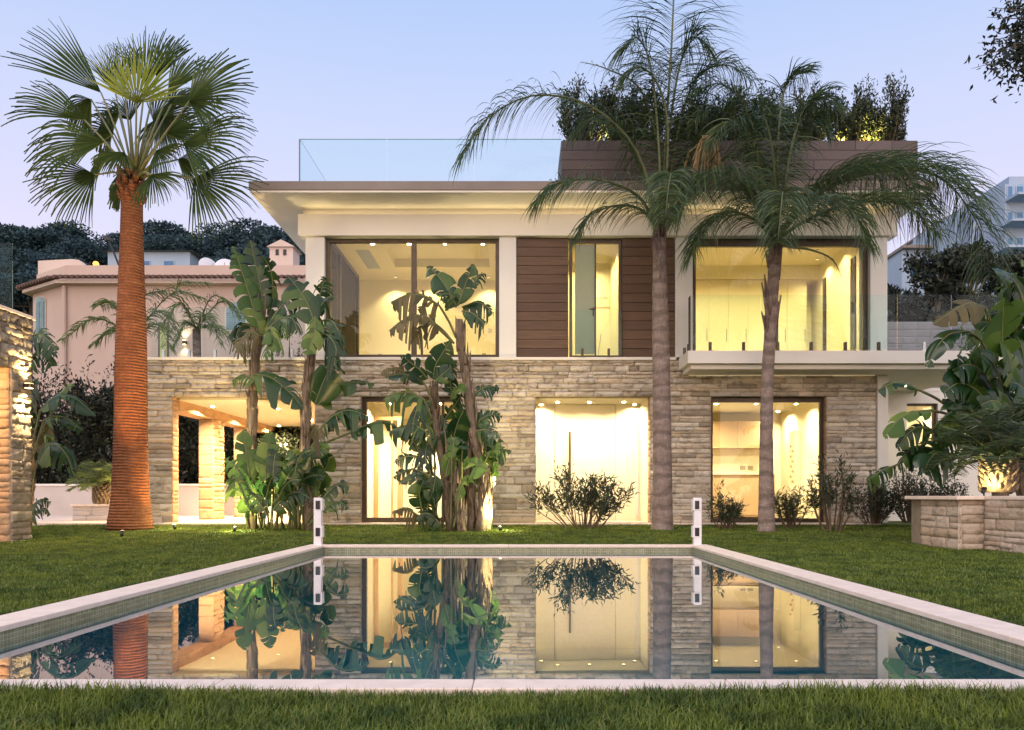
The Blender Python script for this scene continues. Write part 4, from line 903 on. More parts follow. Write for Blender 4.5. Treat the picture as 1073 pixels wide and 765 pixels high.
strel('broad dark bird of paradise behind the right stone planter', 12.6, (1040, 545),
 [([(1048,560),(1046,500),(1044,450),(1046,400)], .12, .08, .4), ([(1075,560),(1073,500),(1070,440),(1068,390)], .12, .08, .5)],
 [('y', .55, [(1032,322),(1016,318),(998,326),(978,340)], -.3, [(1044,390),(1040,345)], {'n': (0,-.7,.9), 'hang': .6}), ('d', .5, [(1014,347),(996,350),(983,362),(971,384)], -.4, [(1044,400),(1030,360)], {'n': (0,-.7,.9), 'hang': .3}),
  ('p', .85, [(1050,372),(1050,350),(1051,330),(1052,312)], -.6, None, {'n': (0,-1,.2), 'tear': .25}), ('d', .6, [(1076,330),(1066,300),(1054,288),(1042,284)], -.3, None, {'n': (0,-.8,.6), 'tear': .5}), ('p', .5, [(1066,350),(1062,320),(1056,298),(1048,288)], -.1, None, {'tear': .3}),
  ('p', .6, [(1080,350),(1084,318),(1080,290),(1070,272)], -.2, None, {'tear': .4}), ('d', .42, [(962,408),(948,402),(934,402),(920,409)], -.2, [(1010,440),(985,420)], {'n': (0,-.7,.9), 'hang': .4}), ('p', .45, [(975,430),(958,432),(942,440),(926,458)], -.3, [(1015,450),(995,435)], {'n': (0,-.7,.9), 'hang': .5}),
  ('d', .5, [(976,450),(962,448),(950,456),(940,470)], -.3, [(1015,470)], {'hang': .5}), ('d', .46, [(978,470),(962,468),(950,474),(940,488)], -.2, [(1018,485)], HG), ('d', .36, [(938,488),(926,492),(918,497),(909,503)], -.2, [(1010,490),(968,476)], HG),
  ('d', .8, [(1030,440),(1012,430),(998,440),(985,470)], -.5, None, {'n': (.2,-1,.3), 'tear': .3}), ('d', .8, [(1040,430),(1022,408),(1004,402),(988,412)], -.3, None, {'tear': .4}), ('d', .85, [(1042,410),(1030,390),(1014,382),(998,388)], -.2, None, {'tear': .5}),
  ('d', .85, [(1052,420),(1048,398),(1040,380),(1028,370)], -.4, None, {'tear': .3}), ('p', .7, [(1060,410),(1060,390),(1056,372),(1048,360)], -.5, None, {'tear': .3}), ('d', .9, [(1070,420),(1074,395),(1072,370),(1066,352)], -.3, None, {'tear': .3}),
  ('d', .8, [(1060,440),(1050,425),(1040,420),(1028,424)], -.6, None, {'tear': .5}), ('d', .7, [(1012,400),(1006,388),(1004,378),(1006,368)], -.2, None, {'tear': .3}), ('d', .6, [(1000,478),(984,474),(974,482),(968,496)], -.4, None, {'hang': .6}),
  ('d', .8, [(1085,440),(1080,420),(1070,405),(1058,400)], -.6, None, {'tear': .4}), ('d', .9, [(1090,400),(1090,370),(1084,345),(1074,330)], -.1, None, {'tear': .4}), ('d', .7, [(1020,470),(1004,462),(990,468),(978,485)], -.1, None, TT), ('d', .9, [(1020,430),(1016,410),(1008,398),(996,394)], .3, None, {'tear': .3}),
  ('p', .95, [(1064,400),(1066,360),(1062,325),(1052,296)], .1, None, {'n': (.3,-1,.2), 'tear': .35}), ('d', .9, [(1085,420),(1094,370),(1092,320),(1082,284)], .2, None, {'n': (0,-1,.2), 'tear': .35}), ('p', .8, [(1040,420),(1034,390),(1026,366),(1014,352)], -.1, None, {'n': (.3,-1,.2), 'tear': .3}), ('d', .85, [(1074,380),(1080,340),(1076,308),(1062,288)], -.2, None, {'n': (-.2,-1,.2), 'tear': .4}), ('d', .85, [(1030,440),(1020,424),(1006,420),(992,430)], -.3, None, {'tear': .3}), ('d', .85, [(1060,380),(1048,350),(1034,338),(1018,338)], .1, None, {'tear': .4}), ('p', .7, [(1026,470),(1012,452),(998,448),(984,458)], -.5, None, {'tear': .3}),
  ('d', .9, [(1050,460),(1036,445),(1022,442),(1006,452)], .1, None, {'tear': .3}), ('d', .9, [(1064,470),(1058,445),(1050,425),(1040,410)], .2, None, {'tear': .3}), ('d', .9, [(1080,470),(1082,440),(1078,415),(1070,395)], .2, None, {'tear': .3}), ('d', .9, [(1030,480),(1024,458),(1014,440),(1002,428)], .3, None, {'tear': .3})],
 seed=3)
strel('low bird of paradise with torn leaves between the rock pillar and the dark hedge', 15.6, (34, 548),
 [([(30,550),(30,500),(32,450),(34,420)], .10, .07, .2)],
 [('d', .5, [(42,430),(58,416),(78,417),(100,436)], -.2, [(33,470)], {'n': (0,-.7,.9), 'tear': .6, 'hang': .5}), ('d', .46, [(46,440),(60,436),(72,440),(86,450)], -.2, [(34,480)], TT), ('d', .58, [(38,486),(52,466),(68,474),(78,500)], -.4, [(32,510)], {'n': (0,-.9,.5), 'tear': .7, 'hang': .6}),
  ('p', .36, [(46,456),(52,458),(56,466),(56,476)], -.3, None, TT), ('d', .6, [(33,352),(42,350),(52,358),(60,370)], -.2, [(30,420),(30,380)], TT), ('d', .6, [(30,380),(40,370),(48,372),(54,384)], 0, None, TT), ('d', .34, [(33,540),(38,528),(45,524),(53,527)], -.4, None, TT), ('d', .32, [(33,544),(40,536),(46,534),(52,540)], -.4, None, TT),
  ('y', .5, [(34,470),(44,464),(50,450),(52,436)], .1, None, TT), ('d', .7, [(32,455),(30,430),(34,410),(40,396)], .2, None, TT), ('p', .3, [(52,436),(60,420),(70,408),(78,402)], 0, [(36,470)], FL_)], seed=4)
# ------------------------------------------------------------------ cycads
def cycad(label, base, tr_r, tr_h, nf, FL, lean, lm, seed, ll=.2):
    t = thing('cycad', label, 'plant', base); rg = np.random.default_rng(seed); B = np.array(base, float); b = MB()
    b.tube([Vector(B), Vector(B + Zv*tr_h*.5), Vector(B + Zv*tr_h)], [tr_r*1.05, tr_r, tr_r*.8], 14)
    for i in range(70):
        az = i*2.4; z = tr_h*(i+.5)/70; o_ = np.array([math.cos(az), math.sin(az), 0])
        b.tube([Vector(B + o_*tr_r*.8 + Zv*z), Vector(B + o_*tr_r*1.12 + Zv*(z+.03)), Vector(B + o_*tr_r*1.25 + Zv*(z+.09))], [.04, .03, .008], 5)
    b.build('trunk', M['sheath'], t, True); top = B + Zv*tr_h
    for i in range(nf):
        az = i*2.399 + rg.uniform(-.15, .15); el = math.radians(75 - 80*(i/nf) + rg.uniform(-6, 6)); o_ = np.array([math.cos(az), math.sin(az), 0]); l = FL*rg.uniform(.85, 1.1)
        c = [top, top + (o_*math.cos(el)+Zv*math.sin(el))*l*.4, top + (o_*math.cos(el)+Zv*math.sin(el))*l*.75 + o_*l*.05 - Zv*l*.05, top + (o_*math.cos(el)+Zv*math.sin(el))*l*.92 + o_*l*.12 - Zv*l*.20]
        frond(t, lm, c, 36, ll, .016, .05, .016, .12, seed*99+i)
    return t
cycad('large cycad in the right stone planter, its trunk lit by a spotlight', P(1046, 516, 11.35), .21, .52, 44, 1.05, 0, 'cycad', 11, .24)
cycad('small pale cycad in a low square planter behind the fan palm', P(106, 528, 17.5), .15, .42, 26, .72, 0, 'cycad_pale', 12, .2)
# ------------------------------------------------------------------ shrubs on the lawn
GO = 'oleanders along the villa wall'
shrub('oleander', 'wide twiggy oleander in front of the bright entrance', P(612,552,14.9), 1.15, .98, .35, 30, 1900, .165, .028, 'oleander', group=GO, seed=1, lo=.32, up=.55)
shrub('oleander', 'small round oleander beside the right pool bollard lamp', P(760,553,14.8), .72, .40, .3, 26, 900, .13, .024, 'oleander', group=GO, seed=2)
shrub('oleander', 'thin oleander close against the leaning palm trunk', P(829,552,15.1), .82, .36, .25, 22, 700, .14, .024, 'oleander', group=GO, seed=3)
shrub('oleander', 'tall oleander with bare forked stems at the right kitchen window edge', P(872,557,14.2), 1.22, .42, .3, 14, 800, .15, .026, 'oleander', group=GO, seed=4, lo=.5, stem_r=.02)
shrub('dark_shrub', 'dark dense rounded shrub at the foot of the cream column', P(914,547,15.4), .92, .48, .35, 40, 2200, .08, .022, 'bush', seed=5, lo=.1)
shrub('dark_shrub', 'dark loose shrub between the cream column and the right planter', P(955,546,15.2), 1.08, .55, .4, 40, 2200, .08, .022, 'bush', seed=6, lo=.1)
shrub('dark_shrub', 'dark shrub pressed against the left edge of the right planter', P(986,545,14.4), .95, .5, .35, 34, 1700, .08, .022, 'bush', seed=7, lo=.1)
# ------------------------------------------------------------------ roof garden
GR = 'bushes in the roof planter'
rb_ = [(612,1.15,.45,'narrow upright bush at the left end of the roof planter'), (648,1.3,.42,'leafy bush left of the tall palm spear in the roof planter'), (672,1.1,.45,'bush behind the tall palm spear in the roof planter'),
       (728,1.15,.45,'bush right of the tall palm spear in the roof planter'), (768,1.2,.45,'bush behind the leaning palm crown in the roof planter, its left one'), (806,1.1,.4,'bush straight behind the leaning palm crown in the roof planter'),
       (846,1.15,.42,'feathery bush at the middle of the bare stretch of roof planter'), (886,1.15,.42,'roof planter bush glowing with warm lamp light at its foot'), (925,1.32,.5,'big spreading bush at the right end of the roof planter')]
for i, (x, h, s_, lb) in enumerate(rb_):
    q = P(x, 147, 16.2); q.z = 7.975
    shrub('roof_bush', lb, q, h*1.16, s_*1.2, .42, 52, 5200, .085, .034, 'bush', cat='bush', group=GR, seed=20+i, lo=.12, up=.7)
def spot_fixture(label, loc, target, e, col=(1, .72, .32), cone=70, name='ground_spotlight', grp=None, wash=0):
    t = thing(name, label, 'spotlight', loc, grp); L = Vector(loc); d = (Vector(target)-L).normalized(); c = L + Vector((0,0,.055))
    MB().tube([L - Vector((0,0,.05)), L + Vector((0,0,.04))], .012, 6).build('stake', M['black'], t)
    MB().tube([c - d*.05, c + d*.05], [.024, .034], 12).build('lamp_head', M['black'], t, True)
    MB().tube([c + d*.051, c + d*.053], .030, 12).build('lens', M['lamp_hot'], t)
    lamp('SPOT', c + d*.07, e*1.4, col, .03, target, cone, .9, t)
    if wash: lamp('POINT', c + Vector((0,0,.10)), wash, (1,.9,.45), .03, parent=t)
q = P(884, 147, 15.95); q.z = 7.978; spot_fixture('small spotlight at the foot of the glowing roof bush', q, q + Vector((-.1, .25, 1)), 75, (1,.75,.2), 140)
q = P(912, 147, 15.95); q.z = 7.978; spot_fixture('small spotlight between the two right bushes of the roof planter', q, q + Vector((.1, .25, 1)), 60, (1,.75,.2), 140)
q = P(630, 147, 15.95); q.z = 7.978; spot_fixture('small spotlight among the left bushes of the roof planter', q, q + Vector((0, .4, 1)), 30, (1,.75,.3), 140)
# ------------------------------------------------------------------ garden lamps on the lawn
def gpt(px, py, D):
    v = P(px, py, D); v.z = GZ(v.x, v.y) - .015; return v
OR = (1, .50, .17)
spot_fixture('ground spotlight in the grass right of the fan palm trunk', gpt(183,553,14.6), P(142,400,14.7), 90, OR, 95, wash=16)
spot_fixture('ground spotlight in the grass on the pool side of the fan palm', gpt(128,566,13.2), P(140,300,14.7), 560, OR, 48)
spot_fixture('ground spotlight beside the clump with two tall trunks', gpt(246,558,14.1), P(275,420,14.7), 420, (1,.80,.40), 110, wash=26)
spot_fixture('ground spotlight in the bright grass patch right of the thick pale trunks', gpt(524,556,14.2), P(500,440,14.5), 240, (1,.80,.40), 120, wash=28)
# ------------------------------------------------------------------ pool bollard lamps
def bollard(label, X, Y, face):
    t = thing('bollard_lamp', label, 'bollard lamp', (X, Y, CT), 'bollard lamps at the pool corners'); b = MB(); z = CT
    b.box(X-.055, X+.055, Y-.055, Y+.055, z, z+.70); post = b.build('post', M['white_metal'], t, bevel=.006)
    MB().box(X-.075, X+.075, Y-.075, Y+.075, z-.0, z+.008).build('foot_plate', M['white_metal'], t)
    for a in (.13, .53):
        s = face
        h = MB().box(X-s*.055 if s < 0 else X-.075, X+.075 if s < 0 else X+.055, Y-.062, Y+.062, z+a-.02, z+a+.15).build('lamp_head', M['white_metal'], t, bevel=.006)
        MB().box(X-.035+s*-.012, X+.030+s*-.012, Y-.066, Y-.0625, z+a, z+a+.125).build('lens', M['black'], h)
bollard('white square bollard lamp at the pool corner before the two tall trunks', (333.5-VX)*11.35/F, 11.35, -1)
bollard('white square bollard lamp at the pool corner before the small round oleander', (730.5-VX)*11.35/F, 11.35, 1)
# ------------------------------------------------------------------ right stone planter
sp = thing('stone_planter', 'waist high planter of pink split stone with a pale cap at the right edge', 'planter', (6.8, 11, 0))
MB().box(6.29, 9.5, 10.94, 12.3, -.05, .70).build('core', M['mortar'], sp)
V, Fc = stone_panel((0,10.94,0), (1,0,0), (0,-1,0), 6.26, 7.04, -.03, .70, h=(.1,.2), l=(.25,.5), dep=.024, amp=.007)
V2, F2 = stone_panel((6.29,0,0), (0,-1,0), (-1,0,0), -12.0, -10.9, -.03, .70, h=(.1,.2), l=(.25,.5), dep=.024, amp=.007)
V3, F3 = stone_panel((0,10.0,0), (1,0,0), (0,-1,0), 6.62, 9.5, -.03, .70, h=(.1,.2), l=(.25,.5), dep=.024, amp=.007)
V4, F4_ = stone_panel((6.62,0,0), (0,-1,0), (-1,0,0), -10.9, -10.0, -.03, .70, h=(.1,.2), l=(.25,.5), dep=.024, amp=.007)
MB().box(6.64, 9.5, 10.02, 10.93, -.05, .70).build('front_core', M['mortar'], sp)
off = [0, len(V), len(V)+len(V2), len(V)+len(V2)+len(V3)]; VV = V+V2+V3+V4; FF = []
for o_, fs in zip(off, (Fc, F2, F3, F4_)): FF += [tuple(i+o_ for i in f) for f in fs]
np_mesh('stone_face', VV, FF, M['stone_pale'], sp)
MB().box(6.2, 6.60, 10.86, 12.35, .70, .755).box(6.6, 9.5, 9.94, 12.35, .701, .754).build('cap', M['coping'], sp, bevel=.008)
spot_fixture('black spotlight on the planter cap lighting the large cycad', P(1031,518,11.0), P(1050,485,11.4), 55, (1,.80,.34), 110, 'planter_spotlight')
# low square planter on the left
lp = thing('low_planter', 'low pale stone planter box holding the small cycad', 'planter', P(97,546,17.4))
V, Fc = stone_panel((0,17.3,0), (1,0,0), (0,-1,0), -10.16, -9.28, .195, .52, h=(.1,.12), l=(.3,.45), dep=.012, amp=.004)
np_mesh('stone_face', V, Fc, M['garden_wall'], lp)
MB().box(-10.16, -9.28, 17.3, 17.9, .195, .52).build('core', M['garden_wall'], lp); MB().box(-10.2, -9.24, 17.26, 17.94, .521, .565).build('cap', M['coping'], lp, bevel=.006)
# ------------------------------------------------------------------ garden wall and hedge on the left
gw = thing('garden_wall', 'low pale rendered wall below the dark hedge on the left', 'wall', (-12, 21.6, .2))
MB().box(-17, -5, 21.6, 21.85, .1, 1.04).build('wall', M['garden_wall'], gw); MB().box(-17.02, -4.98, 21.57, 21.88, 1.042, 1.10).build('wall_cap', M['white_render'], gw, bevel=.008)
def leaf_mass(name, parent, n, fn, L, Wd, lm, seed):
    global rng
    keep = rng; rng = np.random.default_rng(seed); C = fn(rng, n); V, F4 = leaf_quads(C, norm(rand_unit(len(C)) + Zv*.3), L*rng.uniform(.6, 1.3, len(C)), Wd*rng.uniform(.7, 1.2, len(C)))
    rng = keep; return np_mesh(name, V, F4, M[lm], parent)
def hedge(label, x0, x1, y0, y1, z0, z1, n, seed, lm='hedge', L=.17):
    t = thing('hedge', label, 'hedge', ((x0+x1)/2, (y0+y1)/2, z0))
    def fn(r, n):
        x = r.uniform(x0, x1, n); u = r.random(n); top = z1*(.80 + .13*np.sin(x*1.7+seed) + .09*np.sin(x*4.3+1) + .05*np.sin(x*9.1))
        y = np.where(u < .6, y0 + abs(r.normal(0, .16, n)) + .22*np.sin(x*5 + r.uniform(0,1,n))*.5, r.uniform(y0, y1, n)); z = z0 + (top-z0)*r.random(n)**.75
        y = y + .22*np.sin(z*4.1 + x*2.3)
        return np.stack([x, y, z], 1)
    leaf_mass('foliage', t, n, fn, L, L*.42, lm, seed); b = MB(); r = random.Random(seed)
    for i in range(int((x1-x0)*2.2)):
        x = r.uniform(x0, x1); y = r.uniform(y0+.3, y1); b.tube([(x,y,z0-.1), (x+r.uniform(-.3,.3),y,z0+(z1-z0)*.4), (x+r.uniform(-.6,.6),y,z0+(z1-z0)*.7)], [.05,.04,.01], 5)
    b.build('stem', M['twig'], t)
hedge('tall dark hedge behind the low garden wall on the left', -16.5, -5.0, 22.3, 24.2, .1, 4.55, 52000, 3)
# ------------------------------------------------------------------ left pavilion with rock cladding
pv = thing('pavilion', 'stone clad garden pavilion cut off by the left edge, lit by a wall lamp', 'pavilion', (-9, 12, 0))
X = -8.2
MB().holes(-12.80, -9.0, -.05, 3.70, [(-12.28, -9.6, -.05, 2.82)], -8.55, -8.23)   # plan only, see below
b = MB().box(-8.6, -8.23, 12.3, 12.8, -.05, 3.70).box(-8.6, -8.23, 8.0, 12.3, 2.82, 3.70); b.build('core', M['mortar'], pv)
V, Fc = stone_panel((X-.03,0,0), (0,1,0), (1,0,0), 8.0, 12.8, -.04, 3.70, [(8.0-.01, 12.3, -.04, 2.82)], h=(.12,.24), l=(.2,.45), dep=.05, amp=.028)
V2, F2 = stone_panel((0,12.3,0), (1,0,0), (0,-1,0), -9.4, -8.235, -.04, 2.82, h=(.1,.2), l=(.2,.4), dep=.03, amp=.014)
V3, F3 = stone_panel((0,12.8,0), (1,0,0), (0,1,0), -9.4, -8.235, -.04, 3.70, h=(.1,.2), l=(.2,.4), dep=.02, amp=.01)
np_mesh('rock_face', V, Fc, M['stone_rock'], pv); np_mesh('stone_face', V2, F2, M['stone_lit'], pv); np_mesh('stone_face', V3, F3, M['stone_rock'], pv)
MB().box(-9.4, -8.6, 12.31, 12.79, -.05, 3.70).build('end_pier', M['mortar'], pv)
MB().box(-12, -8.16, 8.0, 12.84, 3.702, 3.76).build('coping', M['coping'], pv, bevel=.008)
MB().box(-12, -8.62, 8.0, 12.28, 2.84, 3.69).build('roof_slab', M['cream'], pv)
glass_run((-8.3, 12.5), (-8.3, 8.2), 3.765, 1.15, 2, pv, 'white_metal', gm='side_glass')
glass_run((-11.9, 12.55), (-8.35, 12.55), 3.765, 1.15, 2, pv, 'white_metal')
sc = thing('wall_lamp', 'box shaped up and down wall lamp glowing on the left rock pillar', 'wall lamp', (-8.12, 12.55, 2.55))
MB().box(-8.16, -8.03, 12.50, 12.62, 2.53, 2.60).build('body', M['bronze'], sc, bevel=.004)
MB().box(-8.14, -8.05, 12.515, 12.605, 2.602, 2.606).box(-8.14, -8.05, 12.515, 12.605, 2.524, 2.528).build('lens', M['lamp_hot'], sc)
lamp('SPOT', (-8.06, 12.56, 2.64), 140, (1,.74,.36), .03, (-8.12, 12.56, 4), 125, .9, sc); lamp('SPOT', (-8.06, 12.56, 2.49), 200, (1,.74,.36), .03, (-8.12, 12.56, 0), 125, .9, sc)
pl_ = thing('downlight', 'round ceiling lamp inside the left pavilion', 'ceiling lamp', (-8.9, 11.2, 2.83))
MB().lathe((-8.95, 11.3, 2.84), [(.08,0), (.08,-.01), (.06,-.012)], 16).build('trim', M['white_metal'], pl_); MB().lathe((-8.95,11.3,2.84), [(.06,-.006), (.001,-.0065)], 16).build('lens', M['lamp'], pl_)
lamp('POINT', (-8.95, 11.3, 2.7), 190, (1,.62,.28), .06, parent=pl_)

# ------------------------------------------------------------------ the pink villa behind on the left
pk = thing('pink_villa', 'old pink villa with a tiled eave and arched blue shutters behind the fan palm', 'house', (-15, 33, 0))
PD = 32.0
def pX(px, D=PD): return (px - VX)*D/F
def pZ(py, D=PD): return EZ + (VY - py)*D/F
xa, xb, xc = pX(36, 33.5), pX(66), pX(322)
plan = [(xa, 34.2), (xa, 33.4), (xb, PD), (xc, PD), (xc, 44), (xa, 44)]
MB().prism([(x, y, -.5) for x, y in plan], (0,0,pZ(299)+.5)).build('wall', M['pink'], pk)
def ofs(d): return [(xa-d, 34.2), (xa-d, 33.4-d*.5), (xb-d*.3, PD-d), (xc+d, PD-d), (xc+d, 44), (xa-d, 44)]
MB().prism([(x, y, pZ(299)+.002) for x, y in ofs(.35)], (0,0,.14)).build('cornice', M['pale_pink'], pk)
b = MB()                                              # curved tiles along the eave
def tiles(b, a, c, z):
    a, c = Vector((*a, z)), Vector((*c, z)); L = (c-a).length; d = (c-a)/L; q = Vector((d.y, -d.x, 0))
    for i in range(int(L/.24)):
        p = a + d*(i+.5)*.24; b.tube([p + q*.16 + Vector((0,0,-.02)), p - q*.35 + Vector((0,0,.10))], .075, 8)
o3 = ofs(.45); z_ = pZ(299)+.22
for i in range(3): tiles(b, o3[i], o3[i+1], z_)
b.build('eave_tiles', M['terracotta'], pk)
pp = [(xa+.1, 34.2), (xa+.1, 33.5), (xb+.05, PD+.15), (xc-.1, PD+.15), (xc-.1, 43.8), (xa+.1, 43.8)]
MB().prism([(x, y, pZ(299)+.145) for x, y in pp], (0,0,pZ(277)-pZ(299)-.14)).build('parapet', M['pink'], pk)
zt = pZ(277)+.008; bump = [(xa+.12, zt), (pX(72), zt), (pX(70), zt+.12), (pX(66), zt+.45), (pX(60), zt+.66), (pX(52), zt+.70), (xa+.12, zt+.62)]
MB().prism([(x, 33.56, z) for x, z in bump], (0,.4,0)).build('curved_parapet', M['pale_pink'], pk)
MB().tube([(pX(68.5), PD-.08, 0), (pX(68.5), PD-.08, pZ(300))], .09, 8).build('downpipe', M['pink'], pk)
def arched(px, top, bot, w, D, rot=0):
    x = pX(px, D); z1 = pZ(top, D); z0 = pZ(bot, D); r = w/2; y = D - .06
    A = [(x-r, y, z0), (x+r, y, z0)] + [(x + r*math.cos(a), y, z1 - r + r*math.sin(a)) for a in np.linspace(0, math.pi, 13)]
    f = MB().prism([((px_-x)*1.18+x, y+.02, (pz-z0)*1.04+z0-.05) for px_, _, pz in A], (0, .12, 0)).build('window_surround', M['pale_pink'], pk)
    MB().prism(A, (0, .05, 0)).build('shutter', M['shutter'], f)
    b = MB(); n = int((z1-r-z0)/.09)
    for i in range(n):
        for s in (-1, 1): b.box(min(x+s*.03, x+s*(r-.05)), max(x+s*.03, x+s*(r-.05)), y-.03, y-.004, z0+.06+i*.09, z0+.12+i*.09)
    b.build('louvre', M['shutter'], f)
arched(43, 311, 350, .40, 32.75); arched(247.5, 317, 346, .80, PD); 
b = MB().box(pX(282.5,34), pX(307,34), 34, 35, 8, pZ(259,34)); b.build('chimney', M['pale_pink'], pk)
MB().prism([(pX(280,34), 33.9, pZ(259,34)+.002), (pX(309.5,34), 33.9, pZ(259,34)+.002), (pX(295,34), 33.9, pZ(251.5,34))], (0,1.2,0)).build('chimney_cap', M['pale_pink'], pk)
for x in (290.5, 298.5): MB().box(pX(x-1.6,34), pX(x+1.6,34), 33.97, 34.03, pZ(267.5,34), pZ(261.5,34)).build('vent', M['black'], pk)
for i, (x, lb) in enumerate(((219, 'white satellite dish on the pink villa roof seen edge on'), (236, 'white satellite dish on the pink villa roof facing the garden'))):
    t = thing('satellite_dish', lb, 'satellite dish', P(x, 290, 38)); c = P(x, 281, 37.5); w = .28 if i == 0 else .52
    n_ = Vector((.85 if i == 0 else .25, -.8, .35)).normalized(); u = n_.cross(Vector((0,0,1))).normalized(); v = u.cross(n_); vs = []; fs = []; k = 16
    for rr, dp in ((0.001, .12), (.25, .10), (.42, .05), (.52, 0), (.5, -.015), (.001, .10)):
        for a in range(k): q = 2*math.pi*a/k; vs.append(c + u*rr*math.cos(q) + v*rr*1.1*math.sin(q) - n_*dp)
    for a in range(5):
        for e in range(k): fs.append((a*k+e, a*k+(e+1)%k, (a+1)*k+(e+1)%k, (a+1)*k+e))
    MB().add(vs, fs).build('dish', M['dish'], t, True)
    MB().tube([c - n_*.1, P(x, 292, 37.9)], .04, 6).tube([c - v*.4, c + n_*.45], .015, 5).build('mast', M['steel'], t)
t = thing('floodlight_mast', 'slanting dark lighting mast leaning over the pink villa roof', 'light mast', P(125, 280, 34))
MB().tube([P(126,282,34), P(113,249,34)], [.05, .035], 6).tube([P(127,283,34.2), P(117,258,34)], .03, 6).build('mast', M['black'], t)
MB().prism([P(108.5,247,33.9), P(115,248.5,33.9), P(114.5,251.5,33.9), P(109,250.5,33.9)], (0,.3,0)).build('lamp_head', M['black'], t)
t = thing('street_lamp', 'lit orange street lamp glowing between the pines and the pink parapet', 'street lamp', P(100.5,300,48))
MB().tube([P(100.5,380,48), P(100.5,277,48)], [.07,.045], 6).build('pole', M['black'], t)
MB().lathe(P(100.5,276.5,48), [(.001,-.16), (.15,-.10), (.19,0), (.12,.13), (.001,.17)], 12).build('lamp_globe', emis('street_lamp_glow', (1,.42,.10), 2.6), t, True)
lamp('POINT', P(100.5,276,47.5), 700, (1,.58,.2), .2, parent=t)
# villa garden lights seen through the terrace glass
t = thing('wall_lamp', 'bright wall lamp on the pink villa seen through the terrace glass', 'wall lamp', P(194,360,31.9))
MB().box(pX(192.5), pX(196), PD-.16, PD-.002, pZ(361), pZ(357.5)).build('body', M['bronze'], t); MB().box(pX(193), pX(195.5), PD-.15, PD-.05, pZ(357.3), pZ(357)).box(pX(193), pX(195.5), PD-.15, PD-.05, pZ(361.6), pZ(361.3)).build('lens', M['lamp_hot'], t)
lamp('SPOT', (pX(194.2), PD-.12, pZ(356)), 40, WARM, .04, (pX(194.2), PD-.05, 12), 110, .9, t); lamp('SPOT', (pX(194.2), PD-.12, pZ(363)), 40, WARM, .04, (pX(194.2), PD-.05, 0), 110, .9, t)
f = MB().box(pX(166), pX(177), PD-.03, PD+.05, pZ(377), pZ(338)).build('lit_door', M['bronze'], pk); MB().box(pX(168), pX(175), PD-.04, PD-.032, pZ(376), pZ(340)).build('pane', emis('lit_doorway', (.9,.78,.36), .55), f)
# garden palms in front of it
def garden_palm(label, x, y, D, crown, tips, seed, L=.45):
    t = thing('garden_palm', label, 'palm tree', P(x, y, D)); c0 = P(*crown, D)
    MB().tube([(c0.x, D, 0), (c0.x+.05, D, c0.z*.5), c0], [.2, .16, .14], 10).build('trunk', M['queen_trunk'], t, True)
    for i, (mx_, tp, dd) in enumerate(tips): frond(t, 'cycad_pale', [pt(*crown, D), pt(*mx_, D, dd*.6), pt(*tp, D, dd)], 46, L, .035, .28, .03, .1, seed*31+i)
    return t
garden_palm('feather palm with drooping fronds between the fan palm and the pink villa', 140, 470, 26, (140,352), [((100,334),(64,358),-.5), ((118,318),(104,320),.5), ((150,312),(172,304),0), ((165,326),(186,348),-.5), ((180,308),(212,312),.4), ((120,345),(96,362),-.8), ((165,340),(178,366),-.8)], 7, .55)
garden_palm('feather palm behind the terrace glass under the arched window', 205, 470, 28, (206,345), [((185,300),(222,296),.3), ((224,310),(252,332),0), ((190,318),(170,340),-.5), ((215,330),(232,362),-.5), ((225,342),(256,372),-.7), ((195,338),(182,364),-.6), ((235,316),(274,352),.3)], 8, .55)
shrub('garden_bush', 'dark bush behind the terrace glass below the chimney tower', (pX(300,28), 28, 3.2), 3.3, .9, .8, 30, 2400, .16, .06, 'hedge', cat='bush', seed=44, lo=.05)
shrub('garden_bush', 'round dark bush under the pink villa wall above the hedge', (pX(80,27), 27, 2.2), 3.0, 1.6, .9, 34, 2600, .16, .06, 'hedge', cat='bush', seed=45, lo=.05)
# ------------------------------------------------------------------ hillside: pale house and pines
hs = thing('hillside_house', 'pale house with a low hipped roof among the pines on the hill', 'house', P(155,290,72)); D = 72.0
x0, x1 = pX(113,D), pX(199,D); z1 = pZ(264,D)
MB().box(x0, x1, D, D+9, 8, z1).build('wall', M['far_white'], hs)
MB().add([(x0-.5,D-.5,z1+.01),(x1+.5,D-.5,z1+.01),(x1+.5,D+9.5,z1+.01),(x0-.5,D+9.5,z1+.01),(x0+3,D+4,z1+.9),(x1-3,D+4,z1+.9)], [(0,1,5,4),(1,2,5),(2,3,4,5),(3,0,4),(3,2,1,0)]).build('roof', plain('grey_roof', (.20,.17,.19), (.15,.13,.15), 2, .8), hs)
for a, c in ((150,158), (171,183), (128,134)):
    f = MB().box(pX(a,D), pX(c,D), D-.06, D+.05, pZ(283,D), pZ(273,D)).build('window_frame', M['far_white'], hs); MB().box(pX(a,D)+.1, pX(c,D)-.1, D-.08, D-.062, pZ(282.2,D), pZ(273.8,D)).build('pane', M['far_blue'], f)
